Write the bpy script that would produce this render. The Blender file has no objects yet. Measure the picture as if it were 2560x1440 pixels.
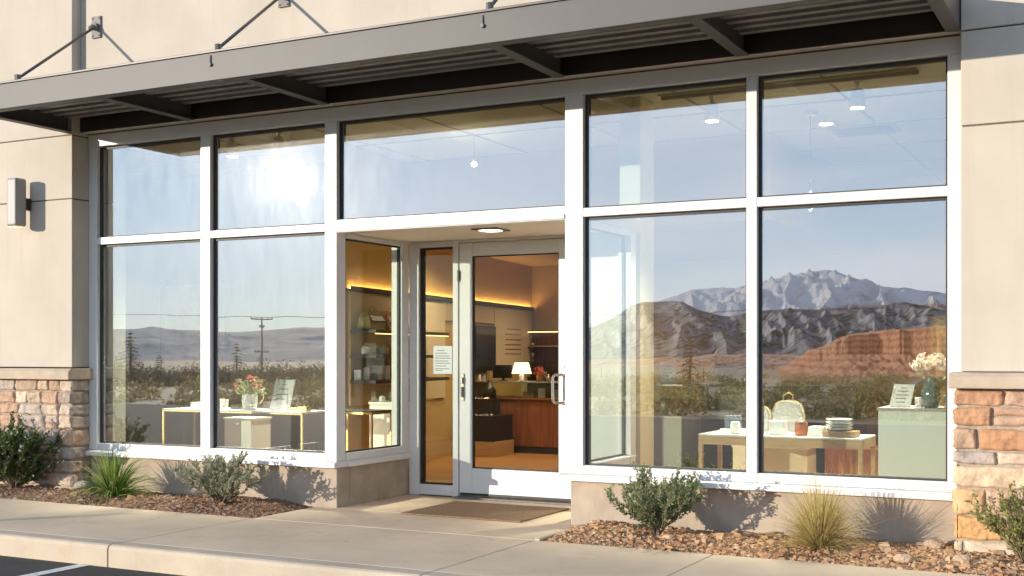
import bpy, math, random
import numpy as np
from mathutils import Vector, Matrix
random.seed(7)
rng = np.random.default_rng(11)
S = bpy.context.scene
COL = S.collection

# ------------------------------------------------------------------ camera, sky, sun, exposure
cam = bpy.data.cameras.new("camera")
cam_o = bpy.data.objects.new("camera", cam); COL.objects.link(cam_o)
cam.sensor_width = 36.0
cam.lens = 36.0 * 3025.3 / 2560.0
cam.shift_y = 167.2 / 2560.0
cam.clip_start = 0.1; cam.clip_end = 60000
cam_o.location = (0, -8.26, 1.275)
cam_o.rotation_euler = (math.radians(90), 0, math.radians(27.4232))
S.camera = cam_o

SUN = Vector((-0.78, -1.0, 0.18)).normalized()        # towards the sun
SUN_EL = math.asin(SUN.z); SUN_AZ = math.atan2(SUN.x, SUN.y)
W = bpy.data.worlds.new("World"); S.world = W; W.use_nodes = True
wn = W.node_tree.nodes; wl = W.node_tree.links
bg = wn["Background"]
sky = wn.new("ShaderNodeTexSky"); sky.sky_type = 'NISHITA'; sky.sun_disc = False
sky.sun_elevation = SUN_EL; sky.sun_rotation = SUN_AZ
sky.altitude = 1900; sky.air_density = 1.0; sky.dust_density = 0.0; sky.ozone_density = 1.2
# thin high cloud drawn into the sky itself
tc = wn.new("ShaderNodeTexCoord"); mp = wn.new("ShaderNodeMapping"); mp.inputs['Scale'].default_value = (1.2, 1.2, 7.0)
mp.inputs['Rotation'].default_value = (0.12, 0.2, 0.3)
nz = wn.new("ShaderNodeTexNoise"); nz.inputs['Scale'].default_value = 2.3; nz.inputs['Detail'].default_value = 6
cr = wn.new("ShaderNodeValToRGB"); cr.color_ramp.elements[0].position = 0.46; cr.color_ramp.elements[1].position = 0.74
cr.color_ramp.elements[1].color = (0.55, 0.55, 0.55, 1)
mx = wn.new("ShaderNodeMix"); mx.data_type = 'RGBA'
mx.inputs['B'].default_value = (3.9, 4.0, 4.4, 1)
wl.new(tc.outputs['Generated'], mp.inputs['Vector']); wl.new(mp.outputs['Vector'], nz.inputs['Vector'])
wl.new(nz.outputs['Fac'], cr.inputs['Fac']); wl.new(cr.outputs['Color'], mx.inputs['Factor'])
gm = wn.new("ShaderNodeGamma"); gm.inputs['Gamma'].default_value = 0.42     # softer fall-off from horizon to zenith
sc_ = wn.new("ShaderNodeVectorMath"); sc_.operation = 'MULTIPLY'; sc_.inputs[1].default_value = (1.30, 1.47, 1.76)
wl.new(sky.outputs['Color'], gm.inputs['Color']); wl.new(gm.outputs['Color'], sc_.inputs[0])
wl.new(sc_.outputs['Vector'], mx.inputs['A']); wl.new(mx.outputs['Result'], bg.inputs['Color'])
bg.inputs['Strength'].default_value = 0.15

sl = bpy.data.lights.new("sun", 'SUN'); sl.energy = 2.0; sl.angle = math.radians(0.5); sl.color = (1.0, 0.88, 0.72)
so = bpy.data.objects.new("sun", sl); COL.objects.link(so)
so.rotation_euler = (-SUN).to_track_quat('-Z', 'Y').to_euler()
vs = S.view_settings
S.display_settings.display_device = 'sRGB'
vs.view_transform = 'Standard'; vs.look = 'None'; vs.exposure = 1.48; vs.gamma = 1; vs.use_curve_mapping = False
S.render.engine = 'CYCLES'
cy = S.cycles
cy.max_bounces = 10; cy.diffuse_bounces = 4; cy.glossy_bounces = 5; cy.transmission_bounces = 8; cy.transparent_max_bounces = 24
cy.caustics_reflective = False; cy.caustics_refractive = False
cy.sample_clamp_indirect = 6; cy.use_denoising = True

# ------------------------------------------------------------------ materials
def nodes(name):
    m = bpy.data.materials.new(name); m.use_nodes = True
    return m, m.node_tree.nodes, m.node_tree.links, m.node_tree.nodes["Principled BSDF"]

def ramp(n, stops):
    r = n.new("ShaderNodeValToRGB")
    e = r.color_ramp.elements
    while len(e) > 1: e.remove(e[0])
    e[0].position = stops[0][0]; e[0].color = (*stops[0][1], 1)
    for p, c in stops[1:]:
        q = e.new(p); q.color = (*c, 1)
    return r

def streaks(m, amount, col, sx=9.0, sz=0.35):
    """faint vertical rain streaks with their own shape"""
    n, l = m.node_tree.nodes, m.node_tree.links; p = n['Principled BSDF']
    src = p.inputs['Base Color'].links[0].from_socket
    t = n.new('ShaderNodeTexCoord'); mp = n.new('ShaderNodeMapping'); mp.inputs['Scale'].default_value = (sx, sx, sz)
    a = n.new('ShaderNodeTexNoise'); a.inputs['Scale'].default_value = 1.0; a.inputs['Detail'].default_value = 7; a.inputs['Roughness'].default_value = .7
    l.new(t.outputs['Object'], mp.inputs['Vector']); l.new(mp.outputs['Vector'], a.inputs['Vector'])
    r = ramp(n, [(.52, (0, 0, 0)), (.78, (amount,) * 3)]); l.new(a.outputs['Fac'], r.inputs['Fac'])
    mx = n.new('ShaderNodeMix'); mx.data_type = 'RGBA'; mx.inputs['B'].default_value = (*col, 1)
    l.new(r.outputs['Color'], mx.inputs['Factor']); l.new(src, mx.inputs['A']); l.new(mx.outputs['Result'], p.inputs['Base Color'])
def mat(name, c, rough=0.6, metal=0.0, var=0.12, scale=6.0, bump=0.0, bscale=60.0, c2=None, detail=5, stretch=(1, 1, 1), spec=0.5, bdist=0.02):
    """Principled surface whose colour wanders with object-space noise, with a fine bump."""
    m, n, l, p = nodes(name)
    t = n.new("ShaderNodeTexCoord"); mp = n.new("ShaderNodeMapping"); mp.inputs['Scale'].default_value = stretch
    l.new(t.outputs['Object'], mp.inputs['Vector'])
    a = n.new("ShaderNodeTexNoise"); a.inputs['Scale'].default_value = scale; a.inputs['Detail'].default_value = detail; a.inputs['Roughness'].default_value = 0.6
    l.new(mp.outputs['Vector'], a.inputs['Vector'])
    lo = tuple(x * (1 - var) for x in c) if c2 is None else c2
    hi = tuple(min(1, x * (1 + var * .6)) for x in c)
    r = ramp(n, [(0.3, lo), (0.7, hi)])
    l.new(a.outputs['Fac'], r.inputs['Fac']); l.new(r.outputs['Color'], p.inputs['Base Color'])
    p.inputs['Roughness'].default_value = rough; p.inputs['Metallic'].default_value = metal
    p.inputs['Specular IOR Level'].default_value = spec
    if bump:
        b = n.new("ShaderNodeTexNoise"); b.inputs['Scale'].default_value = bscale; b.inputs['Detail'].default_value = 4
        l.new(mp.outputs['Vector'], b.inputs['Vector'])
        bp = n.new("ShaderNodeBump"); bp.inputs['Strength'].default_value = bump; bp.inputs['Distance'].default_value = bdist
        l.new(b.outputs['Fac'], bp.inputs['Height']); l.new(bp.outputs['Normal'], p.inputs['Normal'])
    return m

def emit(name, c, strength):
    m, n, l, p = nodes(name)
    p.inputs['Base Color'].default_value = (*c, 1); p.inputs['Emission Color'].default_value = (*c, 1)
    p.inputs['Emission Strength'].default_value = strength
    return m

def island(name, cols, rough=0.8, trans=0.0, bump=0.0, bscale=40, spec=0.3):
    """Colour picked per separate piece (leaf, pebble) along a ramp."""
    m, n, l, p = nodes(name)
    g = n.new("ShaderNodeNewGeometry")
    k = len(cols)
    r = ramp(n, [(i / max(1, k - 1), c) for i, c in enumerate(cols)])
    l.new(g.outputs['Random Per Island'], r.inputs['Fac'])
    l.new(r.outputs['Color'], p.inputs['Base Color'])
    p.inputs['Roughness'].default_value = rough; p.inputs['Specular IOR Level'].default_value = spec
    if bump:
        t = n.new("ShaderNodeTexCoord"); b = n.new("ShaderNodeTexNoise"); b.inputs['Scale'].default_value = bscale
        l.new(t.outputs['Object'], b.inputs['Vector'])
        bp = n.new("ShaderNodeBump"); bp.inputs['Strength'].default_value = bump; bp.inputs['Distance'].default_value = 0.01
        l.new(b.outputs['Fac'], bp.inputs['Height']); l.new(bp.outputs['Normal'], p.inputs['Normal'])
    if trans:
        tr = n.new("ShaderNodeBsdfTranslucent"); l.new(r.outputs['Color'], tr.inputs['Color'])
        mxs = n.new("ShaderNodeMixShader"); mxs.inputs['Fac'].default_value = trans
        out = n["Material Output"]
        l.new(p.outputs['BSDF'], mxs.inputs[1]); l.new(tr.outputs['BSDF'], mxs.inputs[2]); l.new(mxs.outputs['Shader'], out.inputs['Surface'])
    return m

def glass(name, tint, r0, r90=1.0, dust=0.0):
    """Sheet glass: a see-through layer under a coating that mirrors r0 of the light head on, with a faint film of dust."""
    m, n, l, p = nodes(name); n.remove(p)
    out = n["Material Output"]
    t = n.new("ShaderNodeBsdfTransparent"); t.inputs['Color'].default_value = (*tint, 1)
    g = n.new("ShaderNodeBsdfGlossy"); g.inputs['Roughness'].default_value = 0.0; g.inputs['Color'].default_value = (1, 1, 1, 1)
    lw = n.new("ShaderNodeLayerWeight"); lw.inputs['Blend'].default_value = 0.5
    if dust:                                             # float glass is never quite flat
        tcn = n.new("ShaderNodeTexCoord"); wv = n.new("ShaderNodeTexNoise"); wv.inputs['Scale'].default_value = 1.4; wv.inputs['Detail'].default_value = 1
        bpn = n.new("ShaderNodeBump"); bpn.inputs['Strength'].default_value = 1.0; bpn.inputs['Distance'].default_value = 0.0006
        l.new(tcn.outputs['Object'], wv.inputs['Vector']); l.new(wv.outputs['Fac'], bpn.inputs['Height']); l.new(bpn.outputs['Normal'], g.inputs['Normal'])
    pw = n.new("ShaderNodeMath"); pw.operation = 'POWER'; pw.inputs[1].default_value = 5.0
    mr = n.new("ShaderNodeMapRange"); mr.inputs['To Min'].default_value = r0; mr.inputs['To Max'].default_value = r90
    l.new(lw.outputs['Facing'], pw.inputs[0]); l.new(pw.outputs[0], mr.inputs['Value'])
    mx = n.new("ShaderNodeMixShader"); l.new(mr.outputs['Result'], mx.inputs['Fac'])
    l.new(t.outputs['BSDF'], mx.inputs[1]); l.new(g.outputs['BSDF'], mx.inputs[2])
    last = mx
    for wgt, ro in (((dust * .9, 0.045), (dust * 1.6, 0.17), (dust * 9, 0.36)) if dust else ()):
        g2 = n.new("ShaderNodeBsdfGlossy"); g2.inputs['Roughness'].default_value = ro
        m2 = n.new("ShaderNodeMixShader"); sm_ = n.new("ShaderNodeTexNoise"); sm_.inputs['Scale'].default_value = 3.0; sm_.inputs['Detail'].default_value = 8; sm_.inputs['Roughness'].default_value = .75
        sp_ = n.new("ShaderNodeMapping"); sp_.inputs['Scale'].default_value = (3.5, 1, 1); sp_.inputs['Rotation'].default_value = (0, .5, 0)
        l.new(tcn.outputs['Object'], sp_.inputs['Vector']); l.new(sp_.outputs['Vector'], sm_.inputs['Vector'])
        mw = n.new("ShaderNodeMapRange"); mw.inputs['From Min'].default_value = .35; mw.inputs['From Max'].default_value = .7; mw.inputs['To Min'].default_value = wgt * .6; mw.inputs['To Max'].default_value = wgt * 1.4
        l.new(sm_.outputs['Fac'], mw.inputs['Value']); l.new(mw.outputs['Result'], m2.inputs['Fac'])
        l.new(last.outputs['Shader'], m2.inputs[1]); l.new(g2.outputs['BSDF'], m2.inputs[2]); last = m2
    l.new(last.outputs['Shader'], out.inputs['Surface'])
    return m

M = {}
M['stucco'] = mat('stucco', (0.51, 0.455, 0.385), 0.9, var=0.10, scale=1.3, bump=0.35, bscale=170, spec=0.2, bdist=0.004)
M['stucco_base'] = mat('base_plaster', (0.42, 0.345, 0.27), 0.9, var=0.22, scale=4.0, bump=0.4, bscale=120, spec=0.2, bdist=0.004)
streaks(M['stucco'], .32, (.38, .32, .25)); streaks(M['stucco_base'], .7, (.27, .21, .15), 5, .8)
M['groove'] = mat('joint_backing', (0.16, 0.13, 0.10), 0.95)
M['cap'] = mat('cast_stone', (0.47, 0.38, 0.29), 0.85, var=0.15, scale=9, bump=0.5, bscale=140, spec=0.2, bdist=0.004)
M['frame'] = mat('painted_aluminium', (0.68, 0.67, 0.66), 0.38, var=0.04, scale=3)
M['gasket'] = mat('gasket_rubber', (0.02, 0.022, 0.025), 0.55)
M['mortar'] = mat('mortar', (0.46, 0.38, 0.30), 0.95, var=0.25, scale=30, bump=0.6, bscale=150)
M['awning'] = mat('awning_paint', (0.082, 0.078, 0.078), 0.5, var=0.10, scale=1.6, spec=0.4)
M['awning_dark'] = mat('awning_dark_paint', (0.032, 0.026, 0.022), 0.5, var=0.3, scale=3)
M['slat'] = mat('deck_rib_paint', (0.26, 0.24, 0.225), 0.45, var=0.2, scale=6)
M['rod'] = mat('rod_steel', (0.10, 0.10, 0.10), 0.4, metal=0.6)
M['galv'] = mat('galvanised_plate', (0.17, 0.165, 0.16), 0.6, metal=0.0, var=0.3, scale=25)
M['soffit'] = mat('soffit_paint', (0.72, 0.66, 0.55), 0.7, var=0.03)
M['steel'] = mat('brushed_steel', (0.50, 0.47, 0.43), 0.28, metal=1.0, var=0.05)
M['oldsteel'] = mat('lock_metal', (0.30, 0.28, 0.25), 0.35, metal=0.9)
M['glass_front'] = glass('coated_window_glass', (0.93, 0.97, 0.94), 0.39, 0.97, dust=0.0006)
M['glass_clear'] = glass('clear_glass', (0.95, 0.97, 0.95), 0.012, 0.5)
M['glass_return'] = glass('return_glass', (0.94, 0.97, 0.94), 0.035, 0.6)
M['glass_edge'] = glass('glass_edge', (0.90, 0.96, 0.93), 0.03, 0.2)
M['concrete'] = None
def frosted():
    m, n, l, p = nodes('clear_vinyl')
    p.inputs['Base Color'].default_value = (.82, .83, .82, 1); p.inputs['Roughness'].default_value = .2
    t = n.new("ShaderNodeBsdfTransparent"); mxs = n.new("ShaderNodeMixShader"); mxs.inputs['Fac'].default_value = .45
    l.new(t.outputs['BSDF'], mxs.inputs[1]); l.new(p.outputs['BSDF'], mxs.inputs[2]); l.new(mxs.outputs['Shader'], n["Material Output"].inputs['Surface'])
    return m
M['frosted'] = frosted()
M['black'] = mat('black_laminate', (0.018, 0.016, 0.015), 0.35, var=0.2)
M['charcoal'] = mat('charcoal_metal', (0.05, 0.045, 0.04), 0.4)
M['wood_red'] = mat('red_brown_wood', (0.26, 0.09, 0.035), 0.4, var=0.35, scale=3, stretch=(8, 8, 0.6))
M['wood_oak'] = mat('oak_wood', (0.52, 0.34, 0.15), 0.45, var=0.22, scale=4, stretch=(1, 8, 8))
M['wood_floor'] = None
M['white'] = mat('white_lacquer', (0.80, 0.80, 0.77), 0.35, var=0.02)
M['plinth'] = mat('pale_green_white_laminate', (0.76, 0.80, 0.74), 0.4, var=0.02)
M['cream'] = mat('cream_panel', (0.70, 0.62, 0.42), 0.5, var=0.04)
M['wall_in'] = mat('interior_plaster', (0.50, 0.33, 0.12), 0.85, var=0.05, scale=2)
M['panel_in'] = mat('wall_panel_paint', (0.60, 0.49, 0.33), 0.7, var=0.04, scale=2)
M['wall_grey'] = mat('interior_grey_plaster', (0.36, 0.36, 0.30), 0.85, var=0.05, scale=2)
M['ceil'] = mat('ceiling_tile', (0.62, 0.66, 0.60), 0.9, var=0.04, scale=40)
M['grid'] = mat('ceiling_grid', (0.35, 0.33, 0.28), 0.6)
M['paper'] = mat('white_paper', (0.82, 0.82, 0.80), 0.8, var=0.02)
M['ink'] = mat('grey_print', (0.22, 0.22, 0.23), 0.8)
M['gold'] = mat('brass_tube', (0.55, 0.40, 0.17), 0.38, metal=1.0)
M['tan'] = mat('tan_leather', (0.42, 0.19, 0.06), 0.5, var=0.3, scale=9)
M['olive'] = mat('olive_canvas', (0.34, 0.29, 0.13), 0.7, var=0.2)
M['amber'] = mat('amber_wax', (0.42, 0.10, 0.02), 0.2, var=0.15)
M['slate'] = mat('slate_blue_card', (0.12, 0.16, 0.21), 0.6)
M['vase_white'] = mat('glazed_ceramic', (0.78, 0.78, 0.75), 0.25, var=0.02)
M['kraft'] = mat('kraft_card', (0.46, 0.29, 0.13), 0.7, var=0.1)
M['dark_box'] = mat('dark_card', (0.05, 0.045, 0.05), 0.5)
M['grey_fabric'] = mat('grey_card', (0.42, 0.41, 0.42), 0.8)
M['leaf_gl'] = island('bush_leaf', [(0.04, 0.075, 0.02), (0.07, 0.12, 0.03), (0.12, 0.17, 0.045), (0.20, 0.24, 0.09)], 0.5, 0.35)
M['leaf_green'] = island('shrub_leaf', [(0.12, 0.17, 0.08), (0.20, 0.26, 0.13), (0.30, 0.35, 0.20), (0.37, 0.39, 0.22)], 0.55, 0.45)
M['leaf_silver'] = island('silver_leaf', [(0.22, 0.25, 0.16), (0.36, 0.37, 0.27), (0.50, 0.49, 0.38), (0.30, 0.33, 0.18)], 0.7, 0.4)
M['leaf_bright'] = island('creosote_leaf', [(0.10, 0.15, 0.03), (0.18, 0.24, 0.05), (0.26, 0.30, 0.07), (0.32, 0.30, 0.10)], 0.55, 0.3)
M['blade_green'] = island('green_blade', [(0.05, 0.11, 0.015), (0.10, 0.19, 0.03), (0.19, 0.27, 0.06), (0.36, 0.34, 0.13)], 0.5, 0.3)
M['blade_gold'] = island('golden_blade', [(0.38, 0.28, 0.10), (0.52, 0.40, 0.17), (0.62, 0.49, 0.24), (0.30, 0.30, 0.09)], 0.6, 0.35)
M['flower_white'] = island('white_petal', [(0.75, 0.72, 0.6), (0.85, 0.84, 0.76)], 0.6, 0.3)
M['flower_red'] = island('red_petal', [(0.45, 0.05, 0.03), (0.6, 0.15, 0.12), (0.7, 0.4, 0.35)], 0.6, 0.3)
M['twig'] = mat('twig_bark', (0.20, 0.14, 0.09), 0.9, var=0.3, scale=30)
M['chips'] = island('stone_chip', [(0.27, 0.135, 0.07), (0.39, 0.215, 0.11), (0.49, 0.30, 0.165), (0.32, 0.17, 0.09), (0.54, 0.38, 0.24), (0.24, 0.14, 0.085)], 0.9, bump=0.6, bscale=60)
M['mulch'] = island('bark_chip', [(0.16, 0.08, 0.045), (0.26, 0.13, 0.07), (0.33, 0.19, 0.11), (0.22, 0.15, 0.11), (0.38, 0.29, 0.22)], 0.95, bump=0.6, bscale=60)
M['soil'] = mat('bed_soil', (0.20, 0.12, 0.075), 0.95, var=0.4, scale=14, bump=1.0, bscale=60)
M['white_line'] = mat('road_paint', (0.66, 0.65, 0.62), 0.8, var=0.3, scale=22)

def floor_wood():
    m, n, l, p = nodes('wood_floor')
    t = n.new("ShaderNodeTexCoord"); b = n.new("ShaderNodeTexBrick")
    b.inputs['Scale'].default_value = 1.0; b.inputs['Brick Width'].default_value = 1.3; b.inputs['Row Height'].default_value = 0.11
    b.inputs['Mortar Size'].default_value = 0.002; b.offset = 0.37
    b.inputs['Color1'].default_value = (0.42, 0.20, 0.07, 1); b.inputs['Color2'].default_value = (0.52, 0.27, 0.10, 1); b.inputs['Mortar'].default_value = (0.15, 0.07, 0.02, 1)
    l.new(t.outputs['Object'], b.inputs['Vector'])
    l.new(b.outputs['Color'], p.inputs['Base Color']); p.inputs['Roughness'].default_value = 0.35
    return m
M['wood_floor'] = floor_wood()

def concrete(name, base, stain, rough=0.85):
    m, n, l, p = nodes(name)
    t = n.new("ShaderNodeTexCoord")
    a = n.new("ShaderNodeTexNoise"); a.inputs['Scale'].default_value = 1.1; a.inputs['Detail'].default_value = 8; a.inputs['Roughness'].default_value = 0.65
    f = n.new("ShaderNodeTexNoise"); f.inputs['Scale'].default_value = 140; f.inputs['Detail'].default_value = 2
    s = n.new("ShaderNodeTexNoise"); s.inputs['Scale'].default_value = 5.5; s.inputs['Detail'].default_value = 6
    for q in (a, f, s): l.new(t.outputs['Object'], q.inputs['Vector'])
    r = ramp(n, [(0.32, tuple(x * 0.82 for x in base)), (0.68, tuple(min(1, x * 1.08) for x in base))])
    l.new(a.outputs['Fac'], r.inputs['Fac'])
    r2 = ramp(n, [(0.62, (0, 0, 0)), (0.80, (0.55, 0.55, 0.55))]); l.new(s.outputs['Fac'], r2.inputs['Fac'])
    mx = n.new("ShaderNodeMix"); mx.data_type = 'RGBA'; mx.inputs['B'].default_value = (*stain, 1)
    l.new(r2.outputs['Color'], mx.inputs['Factor']); l.new(r.outputs['Color'], mx.inputs['A'])
    m2 = n.new("ShaderNodeMix"); m2.data_type = 'RGBA'; m2.blend_type = 'MULTIPLY'; m2.inputs['Factor'].default_value = 0.35
    r3 = ramp(n, [(0.3, (0.55, 0.55, 0.55)), (0.65, (1, 1, 1))]); l.new(f.outputs['Fac'], r3.inputs['Fac'])
    l.new(mx.outputs['Result'], m2.inputs['A']); l.new(r3.outputs['Color'], m2.inputs['B'])
    l.new(m2.outputs['Result'], p.inputs['Base Color'])
    vo = n.new("ShaderNodeTexVoronoi"); vo.inputs['Scale'].default_value = 2.6; vo.inputs['Randomness'].default_value = 1; l.new(t.outputs['Object'], vo.inputs['Vector'])
    rg = ramp(n, [(0.030, (.45, .43, .41)), (0.055, (1, 1, 1))]); l.new(vo.outputs['Distance'], rg.inputs['Fac'])
    m3 = n.new("ShaderNodeMix"); m3.data_type = 'RGBA'; m3.blend_type = 'MULTIPLY'; m3.inputs['Factor'].default_value = .8
    l.new(m2.outputs['Result'], m3.inputs['A']); l.new(rg.outputs['Color'], m3.inputs['B'])
    vc = n.new("ShaderNodeTexVoronoi"); vc.feature = 'DISTANCE_TO_EDGE'; vc.inputs['Scale'].default_value = .55
    wn2 = n.new("ShaderNodeTexNoise"); wn2.inputs['Scale'].default_value = 3; wn2.inputs['Detail'].default_value = 6; l.new(t.outputs['Object'], wn2.inputs['Vector'])
    av = n.new("ShaderNodeVectorMath"); av.operation = 'MULTIPLY_ADD'; av.inputs[1].default_value = (.5, .5, .5); l.new(wn2.outputs['Color'], av.inputs[0]); l.new(t.outputs['Object'], av.inputs[2]); l.new(av.outputs['Vector'], vc.inputs['Vector'])
    rc = ramp(n, [(0.002, (.55, .52, .5)), (0.006, (1, 1, 1))]); l.new(vc.outputs['Distance'], rc.inputs['Fac'])
    m4 = n.new("ShaderNodeMix"); m4.data_type = 'RGBA'; m4.blend_type = 'MULTIPLY'; m4.inputs['Factor'].default_value = .22
    l.new(m3.outputs['Result'], m4.inputs['A']); l.new(rc.outputs['Color'], m4.inputs['B']); l.new(m4.outputs['Result'], p.inputs['Base Color'])
    bp = n.new("ShaderNodeBump"); bp.inputs['Strength'].default_value = 0.25; bp.inputs['Distance'].default_value = 0.004
    l.new(f.outputs['Fac'], bp.inputs['Height']); l.new(bp.outputs['Normal'], p.inputs['Normal'])
    p.inputs['Roughness'].default_value = rough; p.inputs['Specular IOR Level'].default_value = 0.3
    return m
M['concrete'] = concrete('sidewalk_concrete', (0.70, 0.555, 0.40), (0.52, 0.39, 0.27))
M['kerb'] = concrete('kerb_concrete', (0.56, 0.47, 0.36), (0.52, 0.29, 0.13)); streaks(M['kerb'], .5, (.36, .28, .20), 2.5, 2.5)
M['asphalt'] = concrete('asphalt', (0.095, 0.088, 0.080), (0.06, 0.055, 0.05), 1.0)
M['asphalt'].node_tree.nodes['Principled BSDF'].inputs['Specular IOR Level'].default_value = 0.03

# ------------------------------------------------------------------ mesh helpers
class MB:
    def __init__(s): s.v = []; s.f = []; s.m = []
    def quad(s, *p, mi=0):
        b = len(s.v); s.v += [tuple(q) for q in p]; s.f.append(tuple(range(b, b + len(p)))); s.m.append(mi)
    def box(s, x0, x1, y0, y1, z0, z1, mi=0):
        b = len(s.v)
        s.v += [(x0, y0, z0), (x1, y0, z0), (x1, y1, z0), (x0, y1, z0), (x0, y0, z1), (x1, y0, z1), (x1, y1, z1), (x0, y1, z1)]
        for q in ((0, 3, 2, 1), (4, 5, 6, 7), (0, 1, 5, 4), (1, 2, 6, 5), (2, 3, 7, 6), (3, 0, 4, 7)):
            s.f.append(tuple(b + i for i in q)); s.m.append(mi)
        return s
    def obox(s, c, ux, uy, uz, hx, hy, hz, mi=0):
        """box with centre c and half sizes along three unit vectors"""
        c, ux, uy, uz = map(Vector, (c, ux, uy, uz)); b = len(s.v)
        for dz in (-1, 1):
            for dx, dy in ((-1, -1), (1, -1), (1, 1), (-1, 1)):
                s.v.append(tuple(c + ux * hx * dx + uy * hy * dy + uz * hz * dz))
        for q in ((0, 3, 2, 1), (4, 5, 6, 7), (0, 1, 5, 4), (1, 2, 6, 5), (2, 3, 7, 6), (3, 0, 4, 7)):
            s.f.append(tuple(b + i for i in q)); s.m.append(mi)
        return s
    def prism(s, poly, axis, a, b_, mi=0):
        """extrude a 2-D polygon along axis 'x','y','z' from a to b_"""
        def P(u, w, t): return {'x': (t, u, w), 'y': (u, t, w), 'z': (u, w, t)}[axis]
        b = len(s.v); n = len(poly)
        s.v += [P(u, w, a) for u, w in poly] + [P(u, w, b_) for u, w in poly]
        s.f.append(tuple(b + i for i in range(n))[::-1]); s.m.append(mi)
        s.f.append(tuple(b + n + i for i in range(n))); s.m.append(mi)
        for i in range(n):
            j = (i + 1) % n; s.f.append((b + i, b + j, b + n + j, b + n + i)); s.m.append(mi)
        return s
    def tube(s, pts, r, n=8, mi=0, closed=False):
        pts = [Vector(p) for p in pts]; b = len(s.v); k = len(pts)
        rr = r if isinstance(r, (list, tuple)) else [r] * k
        up = None
        for i, p in enumerate(pts):
            if closed: d = pts[(i + 1) % k] - pts[i - 1]
            else: d = (pts[min(i + 1, k - 1)] - pts[max(i - 1, 0)])
            d.normalize()
            if up is None:
                up = Vector((0, 0, 1)) if abs(d.z) < 0.9 else Vector((1, 0, 0))
            a = d.cross(up).normalized(); c = a.cross(d).normalized(); up = c
            for j in range(n):
                t = 2 * math.pi * j / n
                s.v.append(tuple(p + (a * math.cos(t) + c * math.sin(t)) * rr[i]))
        for i in range(k if closed else k - 1):
            for j in range(n):
                i2 = (i + 1) % k
                s.f.append((b + i * n + j, b + i * n + (j + 1) % n, b + i2 * n + (j + 1) % n, b + i2 * n + j)); s.m.append(mi)
        if not closed:
            s.f.append(tuple(b + j for j in range(n))[::-1]); s.m.append(mi)
            s.f.append(tuple(b + (k - 1) * n + j for j in range(n))); s.m.append(mi)
        return s
    def lathe(s, prof, c=(0, 0, 0), n=24, mi=0):
        """revolve (radius, z) pairs about the vertical through c"""
        b = len(s.v); k = len(prof)
        for r, z in prof:
            for j in range(n):
                t = 2 * math.pi * j / n
                s.v.append((c[0] + r * math.cos(t), c[1] + r * math.sin(t), c[2] + z))
        for i in range(k - 1):
            for j in range(n):
                s.f.append((b + i * n + j, b + i * n + (j + 1) % n, b + (i + 1) * n + (j + 1) % n, b + (i + 1) * n + j)); s.m.append(mi)
        s.f.append(tuple(b + j for j in range(n))[::-1]); s.m.append(mi)
        s.f.append(tuple(b + (k - 1) * n + j for j in range(n))); s.m.append(mi)
        return s
    def build(s, name, mats, parent=None, bevel=0.0, smooth=False, origin=None, seg=2):
        me = bpy.data.meshes.new(name)
        v = s.v
        if origin is not None: v = [(a - origin[0], b - origin[1], c - origin[2]) for a, b, c in v]
        me.from_pydata(v, [], s.f)
        if not isinstance(mats, (list, tuple)): mats = [mats]
        for m in mats: me.materials.append(m)
        if len(mats) > 1: me.polygons.foreach_set('material_index', s.m)
        if smooth: me.polygons.foreach_set('use_smooth', [True] * len(me.polygons))
        me.update()
        o = bpy.data.objects.new(name, me); COL.objects.link(o)
        if parent is not None:
            o.parent = parent
            if origin is None and parent.type == 'EMPTY':
                o.matrix_parent_inverse = Matrix.Translation(-Vector(parent.location))
        elif origin is not None: o.location = origin
        if bevel:
            bv = o.modifiers.new('edge', 'BEVEL'); bv.width = bevel; bv.segments = seg; bv.limit_method = 'ANGLE'; bv.angle_limit = math.radians(40)
        return o

def tag(o, label=None, cat=None, group=None, kind=None):
    if label: o['label'] = label
    if cat: o['category'] = cat
    if group: o['group'] = group
    if kind: o['kind'] = kind
    return o
def thing(name, label, cat, loc=(0, 0, 0), group=None):
    o = bpy.data.objects.new(name, None); o.empty_display_size = 0.1; COL.objects.link(o); o.location = loc
    return tag(o, label, cat, group)
def copy_tree(o, loc, label=None):
    """a copy of a thing with copies of its parts and sub-parts"""
    def cp(a, par):
        c = a.copy(); COL.objects.link(c)
        if par is not None: c.parent = par
        for ch in a.children: cp(ch, c)
        return c
    c = cp(o, None); c.location = loc
    if label: c['label'] = label
    return c
def grid_mesh(name, X, Y, Z, m, smooth=True):
    """numpy height grid to one mesh"""
    ny, nx = X.shape
    v = np.stack([X, Y, Z], -1).reshape(-1, 3)
    i = np.arange(ny * nx).reshape(ny, nx)
    f = np.stack([i[:-1, :-1], i[:-1, 1:], i[1:, 1:], i[1:, :-1]], -1).reshape(-1, 4)
    me = bpy.data.meshes.new(name); me.from_pydata(v.tolist(), [], f.tolist()); me.materials.append(m)
    me.polygons.foreach_set('use_smooth', [smooth] * len(me.polygons)); me.update()
    o = bpy.data.objects.new(name, me); COL.objects.link(o); return o
def faces_mesh(name, V, F, m, parent=None, smooth=False):
    me = bpy.data.meshes.new(name); me.from_pydata(np.asarray(V).tolist(), [], F if isinstance(F, list) else np.asarray(F).tolist())
    for q in (m if isinstance(m, (list, tuple)) else [m]): me.materials.append(q)
    if smooth: me.polygons.foreach_set('use_smooth', [True] * len(me.polygons))
    me.update(); o = bpy.data.objects.new(name, me); COL.objects.link(o)
    if parent is not None: o.parent = parent
    return o

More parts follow.
